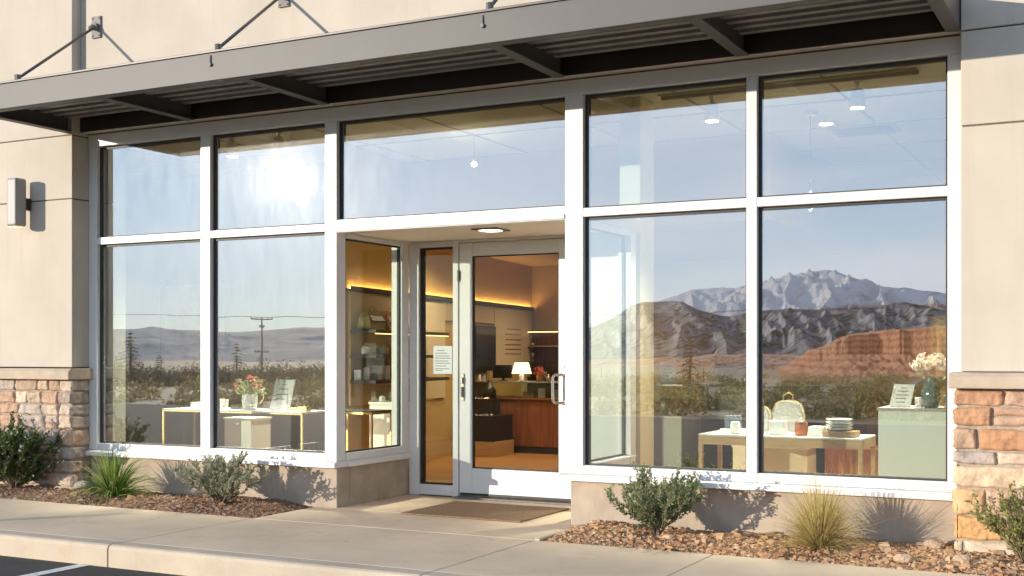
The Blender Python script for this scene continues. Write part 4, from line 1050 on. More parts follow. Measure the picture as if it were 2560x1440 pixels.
for k, (x, y, r_, h, m, nm) in enumerate(((-7.82, 5.75, .03, .09, 'amber', 'amber'), (-7.74, 5.72, .025, .12, 'vase_white', 'white'), (-7.12, 5.75, .03, .07, 'vase_white', 'squat white'), (-6.85, 5.9, .035, .13, 'charcoal', 'dark'), (-6.76, 5.8, .03, .10, 'gold', 'brass'), (-6.66, 5.95, .04, .08, 'tan', 'brown'))):
    b = MB(); b.lathe([(r_ * .8, 0), (r_, .01), (r_, h * .6), (r_ * .45, h * .8), (r_ * .45, h)], (x, y, .9285), 16); tag(b.build('counter_jar', M[m], smooth=True), '%s jar standing on the glass top of the wooden counter' % nm, 'jar')
# dark screen and wall lettering panel seen through the door
b = MB(); wbox(b, 3.55, 4.33, .032, .06, 1.03, 1.66)
o = b.build('wall_screen', M['black'], bevel=.004); tag(o, 'large dark screen hung on the panelled shop wall', 'screen')
b = MB(); wbox(b, 3.57, 4.31, .0605, .063, 1.24, 1.64); b.build('display', mat('dim_screen', (.035, .04, .045), .25, var=.6, scale=7), o)
b = MB()
for i, z in enumerate((1.64, 1.565, 1.49, 1.42, 1.355, 1.29)): wbox(b, 4.78 if i else 4.86, 5.45, .0305, .034, z - .006, z + .006)
o = b.build('wall_lettering', M['wood_red']); tag(o, 'six lines of small brown lettering on the tan wall panel', 'lettering')

# back wall niche with glassware
b = MB(); b.box(-8.06, -6.6, 7.70, 7.999, .1, .95); o = b.build('back_cabinet', M['black'], bevel=.003); tag(o, 'black cabinet below the lit glassware niche', 'cabinet')
b = MB()
b.box(-8.06, -6.6, 7.97, 7.999, .951, 1.62); sh = b.build('glassware_niche', M['wood_red']); tag(sh, 'brown niche with a warm light strip and two glassware shelves', 'display niche')
b = MB(); b.box(-8.06, -6.6, 7.72, 7.9695, 1.395, 1.412); b.build('shelf', M['kraft'], sh)
b = MB(); b.box(-8.06, -6.6, 7.72, 7.9695, 1.165, 1.182); b.build('shelf', M['charcoal'], sh)
b = MB(); b.box(-8.06, -6.6, 7.74, 7.9695, 1.62, 1.635); b.build('top_board', M['charcoal'], sh)
b = MB(); b.box(-8.05, -6.62, 7.73, 7.745, 1.605, 1.6195); b.build('light_strip', led, sh)
gp = None
for i in range(10):
    row = i // 5; loc = (-8.0 + (i % 5) * .085, 7.83, 1.4125 if row == 0 else 1.1825)
    if i in (0, 5):
        gp = thing('glass_cup' if row == 0 else 'glass_goblet', 'x', 'glass', loc, 'glassware in the lit niche')
        b = MB()
        b.lathe([(.018, 0), (.03, .01), (.032, .03), (.028, .042)] if row == 0 else [(.022, 0), (.005, .012), (.005, .05), (.03, .075), (.034, .11), (.03, .13)], loc, 14)
        b.build('bowl', mat('smoked_brass_glass', (.75, .6, .32), .15, metal=.7), gp, smooth=True)
    else: gp = copy_tree(gp, loc)
    gp['label'] = 'small brass coloured cup on the upper niche shelf' if row == 0 else 'brass coloured goblet on the lower niche shelf'

# ------------------------------------------------------------------ counter and things behind the door
b = MB(); b.box(-7.94, -3.2, 5.60, 6.30, .10, .70)
ct = b.build('shop_counter', M['wood_red'], bevel=.004); tag(ct, 'long red brown wooden counter with a glass display top', 'counter')
b = MB(); b.box(-7.92, -3.22, 5.62, 6.28, .012, .0995); b.build('kick_base', M['charcoal'], ct)
b = MB(); b.box(-7.95, -3.18, 5.57, 6.32, .7005, .722); b.build('wood_top', M['wood_red'], ct, bevel=.003)
b = MB(); b.box(-7.95, -3.19, 5.58, 6.31, .915, .928); b.build('glass_top', M['galv'], ct)
b = MB(); b.box(-7.95, -3.19, 5.585, 5.592, .7225, .9145); b.build('glass_front', M['glass_edge'], ct)
gi = np.random.default_rng(9)
for i, (x, w, h, d, m, lab) in enumerate(((-7.02, .16, .075, .10, 'kraft', 'small kraft box inside the glass counter at its corner'), (-6.84, .10, .12, .02, 'paper', 'white price card standing inside the glass counter'), (-6.62, .13, .11, .02, 'paper', 'second white price card inside the glass counter'), (-6.70, .16, .03, .12, 'dark_box', 'dark jewellery tray inside the glass counter'), (-6.42, .18, .025, .12, 'gold', 'shallow brass tray inside the glass counter'))):
    b = MB(); b.box(x - w / 2, x + w / 2, 5.72 + i * .02, 5.72 + i * .02 + d, .7225, .7225 + h); tag(b.build('display_item', M[m], bevel=.004), lab, 'display item')
t = thing('table_lamp', 'small lit table lamp with a cream shade on the counter', 'table lamp', (-7.27 + .04, 5.95, .9285))
lc = (-7.23, 5.95, .9285)
b = MB(); b.lathe([(.05, 0), (.05, .012), (.022, .02), (.03, .05), (.035, .075), (.018, .10), (.008, .11), (.008, .17)], lc, 20); b.build('base', M['vase_white'], t, smooth=True)
b = MB(); b.lathe([(.132, .10), (.092, .245)], lc, 28); b.build('lamp_shade', emit('lit_shade', (1, .70, .36), 1.15), t, smooth=True)
t = thing('cash_monitor', 'black monitor on the counter left of the lit lamp', 'monitor', (-7.55, 6.05, .93))
b = MB(); b.box(-7.70, -7.42, 6.02, 6.05, .965, 1.14); b.build('screen', M['black'], t, bevel=.004); b = MB(); b.box(-7.60, -7.52, 6.0, 6.1, .929, .94); b.box(-7.575, -7.545, 6.05, 6.07, .9405, 1.0); b.build('stand', M['charcoal'], t)
b = MB(); b.box(-7.88, -7.76, 5.9, 5.93, .928, 1.12); tag(b.build('white_card', M['paper'], bevel=.002), 'white card standing on the counter left of the monitor', 'card')
b = MB(); b.box(-7.74, -7.69, 5.92, 6.0, .928, 1.06); tag(b.build('wood_block', M['kraft'], bevel=.002), 'tan wooden block beside the white card on the counter', 'block')
t = thing('dried_bouquet', 'small dried flower arrangement right of the counter lamp', 'flowers', (-6.98, 5.98, .9285))
b = MB(); b.lathe([(.03, 0), (.045, .03), (.04, .08), (.025, .10)], (-6.98, 5.98, .9285), 16); b.build('pot', M['tan'], t, smooth=True)
V = leaf_cloud(np.random.default_rng(4), (0, 0, .09), .09, .12, 140, .018); faces_mesh('petals', V, np.arange(len(V)).reshape(-1, 4), M['flower_red'], t)
# low black stepped display with stones on it, on an oak base
t = thing('stepped_display', 'low black stepped display on an oak base inside the door', 'display stand', (-7.4, 5.1, .012))
b = MB(); b.box(-8.0, -7.06, 4.86, 5.40, .0125, .20); b.build('base', M['wood_oak'], t, bevel=.003)
b = MB(); b.box(-7.98, -7.07, 4.87, 5.39, .2005, .52); b.build('lower_step', M['black'], t, bevel=.003)
b = MB(); b.box(-7.98, -7.25, 5.15, 5.39, .5205, .72); b.build('upper_step', M['black'], t, bevel=.003)
for k, (xa, xb, ya, yb, z, lab) in enumerate(((-7.9, -7.12, 4.92, 5.10, .5205, 'silver jewellery laid over the lower black step'), (-7.9, -7.32, 5.18, 5.34, .7205, 'silver jewellery laid over the upper black step'))):
    b = MB()
    for i in range(26):
        x, y = gi.uniform(xa, xb), gi.uniform(ya, yb); r = gi.uniform(.015, .035)
        b.lathe([(r, 0), (r * .8, r * .4), (r * .2, r * .55)], (x, y, z), 8)
    tag(b.build('jewellery', M['steel']), lab, kind='stuff')
t = thing('bust_stand', 'black necklace bust on the upper black step', 'display bust', (-7.38, 5.26, .72))
b = MB(); b.lathe([(.09, .0), (.085, .10), (.06, .16), (.03, .19), (.026, .23)], (-7.36, 5.30, .7205), 16); b.build('bust', M['black'], t, smooth=True)

# ------------------------------------------------------------------ left window display
def table(name, label, x0, x1, y0, y1, z, leg, mt, ml, apron=0.0, top=.014, topm=None):
    t = thing(name, label, 'table', ((x0 + x1) / 2, (y0 + y1) / 2, .012))
    b = MB(); b.box(x0, x1, y0, y1, z - top, z); b.build('table_top', mt, t, bevel=.003)
    for x in (x0 + leg, x1 - leg):
        for y in (y0 + leg, y1 - leg):
            b = MB(); b.box(x - leg, x + leg, y - leg, y + leg, .0125, z - top - .0005); b.build('leg', ml, t, bevel=.002)
    if apron:
        for a in ((x0 + 2 * leg, x1 - 2 * leg, y0 + .002, y0 + .024), (x0 + 2 * leg, x1 - 2 * leg, y1 - .024, y1 - .002), (x0 + .002, x0 + .024, y0 + 2 * leg, y1 - 2 * leg), (x1 - .024, x1 - .002, y0 + 2 * leg, y1 - 2 * leg)):
            b = MB(); b.box(*a, z - top - apron, z - top - .001); b.build('apron', ml, t)
    return t
table('console_table', 'long glass topped table with thin brass legs behind the left windows', -8.25, -6.60, .42, .86, .765, .010, M['white'], M['gold'], apron=.010)
table('side_table', 'small brass legged side table near the return window', -6.95, -6.42, 1.25, 1.6, .745, .010, M['charcoal'], M['gold'], apron=.02)
b = MB(); b.box(-6.86, -6.5, 1.3, 1.55, .30, .32); tag(b.build('wood_tray', M['kraft'], bevel=.003), 'brown tray under the small brass legged side table', 'tray')
b.v = [(x, y, z - .29) for x, y, z in b.v]
def plinth(label, x0, x1, y0, y1, z, m='plinth', cap_=False):
    t = thing('display_plinth', label, 'plinth', ((x0 + x1) / 2, (y0 + y1) / 2, .012))
    b = MB(); b.box(x0, x1, y0, y1, .0125, z - .022); b.build('body', M[m], t, bevel=.003)
    b = MB(); b.box(x0 - .008, x1 + .008, y0 - .008, y1 + .008, z - .0215, z); b.build('top', M['grey_fabric'] if cap_ else M[m], t, bevel=.002)
plinth('low pale plinth under the table in the left window', -7.99, -7.66, 1.0, 1.3, .66)
def flowers(name, label, c, prof, mv, nleaf, mleaf, nfl, mfl, spread, height, fs, seed):
    g = np.random.default_rng(seed); t = thing(name, label, 'vase', c)
    b = MB(); b.lathe(prof, c, 24); b.build('vase', mv, t, smooth=True)
    top = prof[-1][1]; V = []; L = []; sb = MB()
    for i in range(nfl):
        th = g.uniform(0, 6.28); rr_ = spread * g.uniform(.1, 1) ** .6; hh = top + height * g.uniform(.55, 1) * (1 - .35 * (rr_ / spread) ** 2)
        q = np.array([math.cos(th) * rr_, math.sin(th) * rr_, hh])
        sb.tube([(c[0], c[1], c[2] + top * .9), (c[0] + q[0] * .5, c[1] + q[1] * .5, c[2] + top + (hh - top) * .6), (c[0] + q[0], c[1] + q[1], c[2] + hh)], .0018, 4)
        for k in range(11):
            d = g.normal(0, 1, 3); d /= np.linalg.norm(d); u = np.cross(d, g.normal(0, 1, 3)); u /= np.linalg.norm(u); w_ = np.cross(d, u); p_ = q + d * fs * .45
            V += [p_ - u * fs * .5, p_ + w_ * fs * .35 + d * fs * .2, p_ + u * fs * .5, p_ - w_ * fs * .35 + d * fs * .2]
    for i in range(nleaf):
        th = g.uniform(0, 6.28); rr_ = spread * g.uniform(.05, 1.05); hh = top + height * g.uniform(-.05, .75)
        p_ = np.array([math.cos(th) * rr_, math.sin(th) * rr_, hh]); u = np.array([math.cos(th), math.sin(th), g.uniform(-.4, .9)]); u /= np.linalg.norm(u); w_ = np.cross(u, g.normal(0, 1, 3)); w_ /= np.linalg.norm(w_)
        L += [p_ - u * .035, p_ + w_ * .011, p_ + u * .035, p_ - w_ * .011]
    sb.build('stems', M['leaf_green'], t)
    faces_mesh('petals', np.array(V), np.arange(len(V)).reshape(-1, 4), mfl, t); faces_mesh('leaves', np.array(L), np.arange(len(L)).reshape(-1, 4), mleaf, t)
VP = [(.045, 0), (.062, .01), (.072, .07), (.074, .13), (.068, .15)]
flowers('flower_vase', 'white vase of small red flowers on the left window table', (-7.30, .55, .7655), VP, M['vase_white'], 130, M['leaf_green'], 22, M['flower_red'], .13, .17, .028, 2)
def card(name, label, cx_, y, z, w, h, tilt, lean, lns):
    t = thing(name, label, 'sign', (cx_, y, z))
    ux = Vector((1, 0, -.0)); uz = Vector((tilt, lean, 1)).normalized(); uy = Vector((0, 1, -lean)).normalized()
    c = Vector((cx_, y, z)) + uz * h / 2
    b = MB(); b.obox(c, ux, uy, uz, w / 2, .004, h / 2); b.build('card', M['paper'], t)
    b = MB()
    for f, a, k in lns: b.obox(c + uz * h * f + ux * w * (a + k) / 2 - uy * .0046, ux, uy, uz, w * (k - a) / 2, .0004, .0035)
    b.build('printed_lines', M['ink'], t)
    b = MB(); q = Vector((cx_, y, z)); b.tube([tuple(q + Vector((0, h * .32, .002))), tuple(c + uy * .006)], .004, 6); b.build('prop_leg', M['charcoal'], t)
LN = [(.34, -.12, .12), (.20, -.25, .25), (.03, -.3, .3), (-.12, -.28, .2), (-.28, -.2, .2)]
card('table_sign', 'white printed sign leaning on the left window table', -6.92, .50, .7655, .22, .29, .13, .16, LN)
for x, y, w, d, h, m, lab in ((-7.92, .60, .16, .14, .06, 'white', 'white folded box at the left end of the window table'), (-7.74, .66, .10, .10, .09, 'white', 'taller white box behind the folded one on the window table'), (-7.48, .68, .20, .14, .045, 'black', 'flat black case left of the white vase'), (-6.98, .70, .26, .12, .022, 'cream', 'cream tray behind the leaning sign'), (-6.70, .58, .10, .07, .045, 'gold', 'small brass box at the right end of the window table')):
    b = MB(); b.box(x - w / 2, x + w / 2, y - d / 2, y + d / 2, .7655, .7655 + h); tag(b.build('display_box', M[m], bevel=.004), lab, 'box')
for x, y, s, lab in ((-7.40, .74, 1, 'clear glass pitcher left of the red flowers'), (-7.12, .72, .85, 'clear glass pitcher right of the red flowers'), (-7.60, .50, .55, 'short clear glass pitcher near the mullion')):
    t = thing('glass_pitcher', lab, 'pitcher', (x, y, .7655))
    b = MB(); b.lathe([(.045 * s, 0), (.05 * s, .02), (.055 * s, .12 * s), (.04 * s, .19 * s), (.048 * s, .215 * s)], (x, y, .7655), 20); b.build('body', M['glass_return'], t, smooth=True)
    b = MB(); b.tube([(x + .05 * s, y, .7655 + .19 * s), (x + .10 * s, y, .7655 + .17 * s), (x + .105 * s, y, .7655 + .10 * s), (x + .056 * s, y, .7655 + .05 * s)], .006, 8); b.build('handle', M['gold'], t, smooth=True)
t = thing('framed_picture', 'tall framed abstract picture on the grey wall behind the left windows', 'picture', (-10.16, 2.98, 1.55))
b = MB()
for a in ((-10.70, -10.655, .95, 2.17), (-9.675, -9.63, .95, 2.17), (-10.6545, -9.6755, .95, .995), (-10.6545, -9.6755, 2.125, 2.17)): b.box(a[0], a[1], 2.955, 2.998, a[2], a[3])
b.build('frame', M['charcoal'], t, bevel=.003)
b = MB(); b.box(-10.6545, -9.6755, 2.985, 2.9975, .9955, 2.1245); b.build('print', mat('abstract_print', (.62, .58, .50), .8, c2=(.30, .14, .07), scale=2.4, detail=3), t)

# plinth with a glass case behind the return window
plinth('white plinth with a glass case behind the return window', -6.89, -6.56, 1.90, 2.25, .80)
t = thing('glass_case', 'clear glass case on the white plinth behind the return window', 'display case', (-6.73, 2.08, .80))
b = MB()
for a in ((-6.88, -6.57, 1.912, 1.916), (-6.88, -6.57, 2.234, 2.238)): b.box(*a, .8005, .955)
for a in ((-6.884, -6.8805), (-6.5695, -6.566)): b.box(*a, 1.912, 2.238, .8005, .955)
b.build('glazing', M['glass_return'], t); b = MB(); b.box(-6.886, -6.564, 1.91, 2.24, .9555, .962); b.build('lid', M['glass_return'], t)
for x, y, r, h, lab in ((-6.80, 2.0, .035, .06, 'white cup inside the glass case'), (-6.70, 2.08, .028, .12, 'tall white bottle inside the glass case'), (-6.62, 2.0, .03, .09, 'white tumbler inside the glass case')):
    b = MB(); b.lathe([(r * .8, 0), (r, .01), (r, h * .7), (r * .6, h)], (x, y, .8006), 16); tag(b.build('ceramic_piece', M['vase_white'], smooth=True), lab, 'ceramic')

# ------------------------------------------------------------------ right window display
table('oak_display_table', 'light oak table with a white top in the right window', -3.00, -1.77, .62, 1.12, .672, .016, M['white'], M['wood_oak'], apron=.065)
TZ = .6725
def bx(name, x0, x1, y, d, z0, h, m, lab, cat, bv=.004):
    b = MB(); b.box(x0, x1, y, y + d, z0, z0 + h); return tag(b.build(name, M[m], bevel=bv), lab, cat)
bx('slate_box', -2.87, -2.76, .86, .10, TZ + .032, .10, 'slate', 'blue grey card box at the left end of the oak table', 'box')
bx('white_tray', -2.89, -2.72, .80, .18, TZ, .03, 'white', 'white tray under the blue grey box on the oak table', 'tray')
b = MB(); b.lathe([(.03, 0), (.037, .012), (.039, .06), (.033, .09), (.028, .095)], (-2.74, .72, TZ), 24); tag(b.build('candle_mug', M['vase_white'], smooth=True), 'white ceramic candle cup on the oak table by the mullion', 'cup')
def wire_bag(x, y, w, h, lab, seed):
    t = thing('glass_handbag', lab, 'handbag', (x, y, TZ))
    pr = [(w * .36, 0), (w * .46, h * .12), (w * .5, h * .45), (w * .40, h * .72), (w * .22, h * .8), (0, h * .82)]
    pr = pr + [(-a, c) for a, c in pr[-2::-1]]
    b = MB(); b.prism([(x + a, TZ + c) for a, c in pr], 'y', y - .035, y + .035); b.build('body', M['frosted'], t, bevel=.008)
    b = MB()
    for yy in (y - .037, y + .037): b.tube([(x + a, yy, TZ + c + .003) for a, c in pr], .004, 6)
    b.build('wire_frame', M['gold'], t)
    b = MB(); b.tube([(x - w * .16, y, TZ + h * .80), (x - w * .15, y, TZ + h * .95), (x, y, TZ + h * 1.02), (x + w * .15, y, TZ + h * .95), (x + w * .16, y, TZ + h * .80)], .006, 8); b.build('handle', M['gold'], t)
    return t
wire_bag(-2.385, .92, .24, .31, 'clear glass handbag with brass edging behind the white cube', 1)
wire_bag(-2.60, .92, .16, .25, 'clear brass edged handbag partly behind the mullion', 2)
bx('white_cube', -2.475, -2.36, .70, .10, TZ, .108, 'white', 'white cube in front of the clear handbag', 'cube')
t = thing('amber_candle', 'amber glass candle jar with a knob lid on the oak table', 'candle jar', (-2.24, .78, TZ))
b = MB(); b.lathe([(.042, 0), (.048, .006), (.048, .092), (.044, .098)], (-2.245, .76, TZ), 24); b.build('jar', M['amber'], t, smooth=True)
b = MB(); b.lathe([(.046, .0985), (.046, .106), (.012, .112), (.009, .122), (.013, .13), (.004, .136)], (-2.245, .76, TZ), 18); b.build('lid', M['steel'], t, smooth=True)
for i, (x0, x1, z, h, m, lab) in enumerate(((-2.185, -2.07, TZ, .026, 'paper', 'lowest white book of the short stack'), (-2.182, -2.075, TZ + .0265, .022, 'paper', 'middle white book of the short stack'), (-2.18, -2.068, TZ + .049, .022, 'paper', 'topmost white book of the short stack'))):
    bx('book', x0, x1, .70, .15, z, h, m, lab, 'book', .003)
bx('wood_box', -2.065, -1.83, .66, .18, TZ, .045, 'kraft', 'tan wooden box under the plates on the oak table', 'box')
for k in range(4):
    b = MB(); b.lathe([(.05, 0), (.075, .006), (.098, .022), (.096, .024), (.07, .010)], (-1.965, .76, TZ + .0455 + k * .021), 28); tag(b.build('stacked_plate', M['white'], smooth=True), ['bottom white plate of the stack on the tan box', 'second white plate from the bottom of the stack', 'third white plate from the bottom of the stack', 'topmost white plate of the stack on the tan box'][k], 'plate')
plinth('tall pale plinth with flowers at the right end of the right window', -1.675, -1.06, .70, 1.20, .895, cap_=True)
card('plinth_sign', 'white printed card leaning on the pale plinth', -1.545, .82, .8955, .145, .17, .18, .15, LN)
VQ = [(.04, 0), (.055, .008), (.068, .06), (.066, .12), (.045, .18), (.036, .205), (.042, .22)]
flowers('flower_vase', 'smoky blue glass vase of white flowers on the pale plinth', (-1.335, .86, .8955), VQ, mat('smoky_glass', (.08, .13, .15), .08, var=.1, spec=.8), 60, M['leaf_green'], 26, M['flower_white'], .13, .16, .045, 6)
b = MB(); b.lathe([(.025, 0), (.03, .008), (.034, .07), (.032, .072)], (-1.42, .90, .8955), 18); tag(b.build('small_cup', M['vase_white'], smooth=True), 'small white cup beside the smoky blue vase', 'cup')
b = MB(); b.box(-1.25, -1.19, .88, .94, .8955, .985); tag(b.build('cream_block', M['cream'], bevel=.004), 'cream block right of the smoky blue vase', 'block')
plinth('low cream plinth behind the oak table', -3.0, -2.38, 1.5, 1.8, .53, 'cream')
bx('brown_chest', -2.30, -1.75, 1.75, .45, .0125, .50, 'wood_red', 'low red brown chest behind the oak table', 'chest')
# glass cabinet and black till counter deeper in the shop
t = thing('glass_cabinet', 'glass topped grey display cabinet beside the cream column', 'cabinet', (-4.0, 2.7, .012))
b = MB(); b.box(-4.35, -3.80, 2.5, 2.95, .0125, .70); b.build('body', M['wall_grey'], t, bevel=.003)
b = MB()
for a in ((-4.345, -3.805, 2.505, 2.510), (-4.345, -3.805, 2.94, 2.945)): b.box(*a, .7005, .985)
for a in ((-4.35, -4.3455), (-3.8045, -3.80)): b.box(*a, 2.505, 2.945, .7005, .985)
b.build('glazing', M['glass_return'], t); b = MB(); b.box(-4.36, -3.79, 2.495, 2.955, .9855, .997); b.build('top', M['steel'], t)
for i, (x, h) in enumerate(((-4.22, .10), (-4.05, .16), (-3.92, .08))):
    b = MB(); b.lathe([(.03, 0), (.04, .02), (.035, h * .7), (.015, h)], (x, 2.7, .7006), 14); tag(b.build('glass_bottle', M['steel'], smooth=True), ['short silver bottle in the grey cabinet', 'tallest silver bottle in the grey cabinet', 'squat silver bottle in the grey cabinet'][i], 'bottle')
card('cabinet_sign', 'white printed card on the grey glass cabinet', -4.02, 2.72, .9975, .16, .20, 0, .1, LN)
flowers('flower_vase', 'small plant pot with red flowers on the grey glass cabinet', (-4.27, 2.7, .9975), [(.04, 0), (.05, .01), (.055, .07), (.05, .08)], M['vase_white'], 90, M['leaf_green'], 10, M['flower_red'], .10, .13, .025, 9)
t = thing('till_counter', 'black till counter with a monitor behind the oak table', 'counter', (-3.2, 3.2, .012))
b = MB(); b.box(-3.78, -2.30, 3.0, 3.5, .0125, .95); b.build('body', M['charcoal'], t, bevel=.004); b = MB(); b.box(-3.80, -2.28, 2.98, 3.52, .9505, .975); b.build('top', M['black'], t, bevel=.003)
t = thing('till_monitor', 'wide black monitor seen over the clear handbag', 'monitor', (-3.0, 3.0, .975))
b = MB(); b.box(-3.22, -2.86, 2.72, 2.75, .72, .985); b.build('screen', M['black'], t, bevel=.004); b = MB(); b.box(-3.06, -3.02, 2.7505, 2.979, .82, .88); b.build('bracket', M['charcoal'], t)
t = thing('office_chair', 'dark rounded chair back behind the till counter', 'chair', (-3.72, 3.9, .012))
b = MB(); b.prism([(-3.95 + .22 * (1 + math.copysign(abs(math.cos(a)) ** .6, math.cos(a))), .98 + .22 * math.copysign(abs(math.sin(a)) ** .6, math.sin(a))) for a in np.linspace(0, 2 * math.pi, 24, endpoint=False)], 'y', 3.85, 3.92); b.build('backrest', M['black'], t, bevel=.01)
b = MB(); b.box(-3.94, -3.52, 3.60, 4.0, .46, .52); b.build('seat', M['black'], t, bevel=.015); b = MB(); b.tube([(-3.73, 3.8, .05), (-3.73, 3.8, .4595)], .03, 10); b.build('post', M['charcoal'], t)
for k in range(5):
    a = k * 1.257; b = MB(); b.tube([(-3.73, 3.8, .07), (-3.73 + .28 * math.cos(a), 3.8 + .28 * math.sin(a), .04)], .018, 6); b.build('leg', M['charcoal'], t)
b = MB(); b.lathe([(.03, 0), (.04, .02), (.03, .09), (.012, .11), (.02, .15), (.004, .18)], (-3.52, 3.2, .9755), 14); tag(b.build('dark_bottle', M['black'], smooth=True), 'dark bottle with a stopper on the till counter', 'bottle')
b = MB(); b.lathe([(.045, 0), (.05, .06), (.04, .10), (.01, .12)], (-3.38, 3.2, .9755), 14); tag(b.build('dark_jar', M['black'], smooth=True), 'dark domed jar beside the bottle on the till counter', 'jar')

# ------------------------------------------------------------------ ceiling fittings
CZ = 3.451
bulb = emit('warm_bulb', (1.0, .74, .42), 16.0); bulb_hot = emit('bare_bulb', (1.0, .74, .42), 90.0)
def track(x0, x1, y, lab):
    t = thing('track_rail', lab, 'light track', ((x0 + x1) / 2, y, CZ))
    b = MB(); b.box(x0, x1, y - .018, y + .018, CZ - .030, CZ); b.build('rail', M['grid'], t); b = MB(); b.box(x0, x1, y - .10, y - .075, CZ - .012, CZ); b.build('cover_strip', M['grid'], t)
track(-3.58, -1.50, 1.38, 'grey ceiling light track inside the right window')
track(-8.5, -6.2, .95, 'grey ceiling light track inside the left windows')
def track_head(x, y, lab, target, power):
    t = thing('track_spotlight', lab, 'spotlight', (x, y, CZ - .03), 'track spotlights')
    b = MB(); b.box(x - .02, x + .02, y - .02, y + .02, CZ - .062, CZ - .0305); b.tube([(x, y, CZ - .062), (x, y, CZ - .10)], .012, 8); b.build('arm', M['white'], t)
    b = MB(); b.lathe([(.062, -.245), (.064, -.24), (.052, -.12), (.04, -.10), (.01, -.095)], (x, y, CZ), 24); b.build('can', M['white'], t, smooth=True)
    b = MB(); b.lathe([(.054, -.2465), (.02, -.2455)], (x, y, CZ), 20); b.build('lens', bulb, t)
    lamp('SPOT', (x, y, CZ - .26), power * 7.5, target=target, angle=70, blend=.8, size=.05, col=(1, .88, .72))
track_head(-3.14, 1.38, 'white track spotlight left of the right window mullion', (-2.9, .9, .7), 45)
track_head(-1.96, 1.38, 'white track spotlight nearest the right end of the track', (-1.7, .9, .8), 60)
track_head(-7.85, .95, 'white track spotlight in the upper left window by the mullion', (-7.9, .7, .7), 45)
track_head(-7.28, .95, 'white track spotlight in the upper left window by the corner post', (-7.2, .7, .7), 45)
pend = None
for i, (x, y, z, lab) in enumerate(((-5.85, 2.2, 3.165, 'middle bare bulb pendant in the pane above the door'), (-5.35, 2.45, 3.165, 'right bare bulb pendant in the pane above the door'), (-6.58, 1.95, 3.165, 'left bare bulb pendant in the pane above the door'), (-3.38, 2.65, 3.165, 'small bare bulb pendant in the upper right window'))):
    if pend is None:
        t = thing('pendant_lamp', lab, 'pendant lamp', (x, y, z), 'bare bulb pendants')
        b = MB(); b.tube([(x, y, z + .05), (x, y, CZ)], .003, 5); b.build('cord', M['charcoal'], t)
        b = MB(); b.lathe([(.016, .02), (.018, .06), (.010, .065)], (x, y, z), 12); b.build('socket', M['gold'], t)
        b = MB(); b.lathe([(.004, -.028), (.02, -.02), (.027, 0), (.018, .016), (.012, .0195)], (x, y, z), 14); b.build('bulb', bulb_hot, t, smooth=True)
        pend = t
    else: copy_tree(pend, (x, y, z), lab)
t = thing('globe_pendant', 'clear glass globe pendant on a long cord in the right window', 'pendant lamp', (-2.62, 2.6, 2.75))
c = (-2.62, 2.6, 2.64)
b = MB(); b.tube([(c[0], c[1], c[2] + .20), (c[0], c[1], CZ - .03)], .004, 6); b.build('cord', M['charcoal'], t)
b = MB(); b.lathe([(.06, CZ - c[2] - .03), (.06, CZ - c[2])], c, 16); b.build('ceiling_rose', M['white'], t)
b = MB(); b.lathe([(.05, -.12), (.09, -.08), (.105, 0), (.08, .08), (.03, .14), (.022, .20)], c, 24); b.build('globe', M['glass_edge'], t, smooth=True)
b = MB(); b.lathe([(.006, -.03), (.022, -.015), (.025, .01), (.012, .05)], c, 12); b.build('bulb', bulb_hot, t, smooth=True)
dl = None
dlab = ['recessed downlight nearest the vent in the right window', 'recessed downlight low in the upper right window', 'recessed downlight near the cream column', 'recessed downlight near the glass cabinet']
for i, (x, y, zc) in enumerate(((-2.62, 3.2, CZ), (-2.45, 5.9, CZ), (-2.9, 5.0, CZ), (-1.7, 4.4, CZ), (-6.3, 5.0, 2.5995), (-5.9, 6.1, 2.5995), (-5.6, 4.4, 2.5995), (-6.6, 6.9, 2.5995), (-6.9, 4.0, 2.5995), (-2.0, 6.6, CZ), (-2.8, 6.9, CZ), (-1.2, 5.4, CZ), (-2.9, 7.4, CZ), (-4.6, 2.2, CZ), (-4.4, 3.0, CZ), (-5.2, 1.6, CZ), (-8.2, 2.2, CZ), (-9.0, 2.6, CZ), (-7.6, 2.4, CZ))):
    lab = dlab[i] if i < 4 else ('round warm downlight in the lowered ceiling behind the door' if i < 9 else ('small far downlight over the back of the shop' if i < 13 else ('small downlight seen through the pane above the door' if i < 16 else 'small downlight over the left window room')))
    if dl is None:
        dl = thing('ceiling_downlight', lab, 'downlight', (x, y, zc), 'recessed ceiling downlights')
        b = MB(); b.lathe([(.085, -.006), (.085, -.0005)], (x, y, zc), 24); b.build('trim_ring', M['white'], dl)
        b = MB(); b.lathe([(.06, -.009), (.03, -.0065)], (x, y, zc), 20); b.build('lens', bulb, dl)
    else: copy_tree(dl, (x, y, zc), lab)
t = thing('air_vent', 'square slotted ceiling vent in the upper right window', 'vent', (-2.3, 3.7, CZ))
b = MB(); b.box(-2.66, -2.06, 3.45, 3.95, CZ - .008, CZ - .0005); b.build('frame', M['grid'], t)
b = MB()
for k in range(9): b.box(-2.62, -2.10, 3.49 + k * .05, 3.51 + k * .05, CZ - .012, CZ - .0085)
b.build('slats', M['charcoal'], t)
# light given by the fittings above
lamp('SPOT', (-6.3, 5.0, 2.56), 46, target=(-6.3, 5.0, 0), angle=150, blend=1, size=.08)
lamp('SPOT', (-6.6, 6.9, 2.56), 46, target=(-6.6, 6.9, 0), angle=150, blend=1, size=.08)
lamp('SPOT', (-6.9, 4.0, 2.56), 38, target=(-6.9, 4.0, 0), angle=150, blend=1, size=.08)
lamp('SPOT', (-1.6, 4.4, 3.42), 28, target=(-1.6, 4.4, 0), angle=150, blend=1, size=.08)

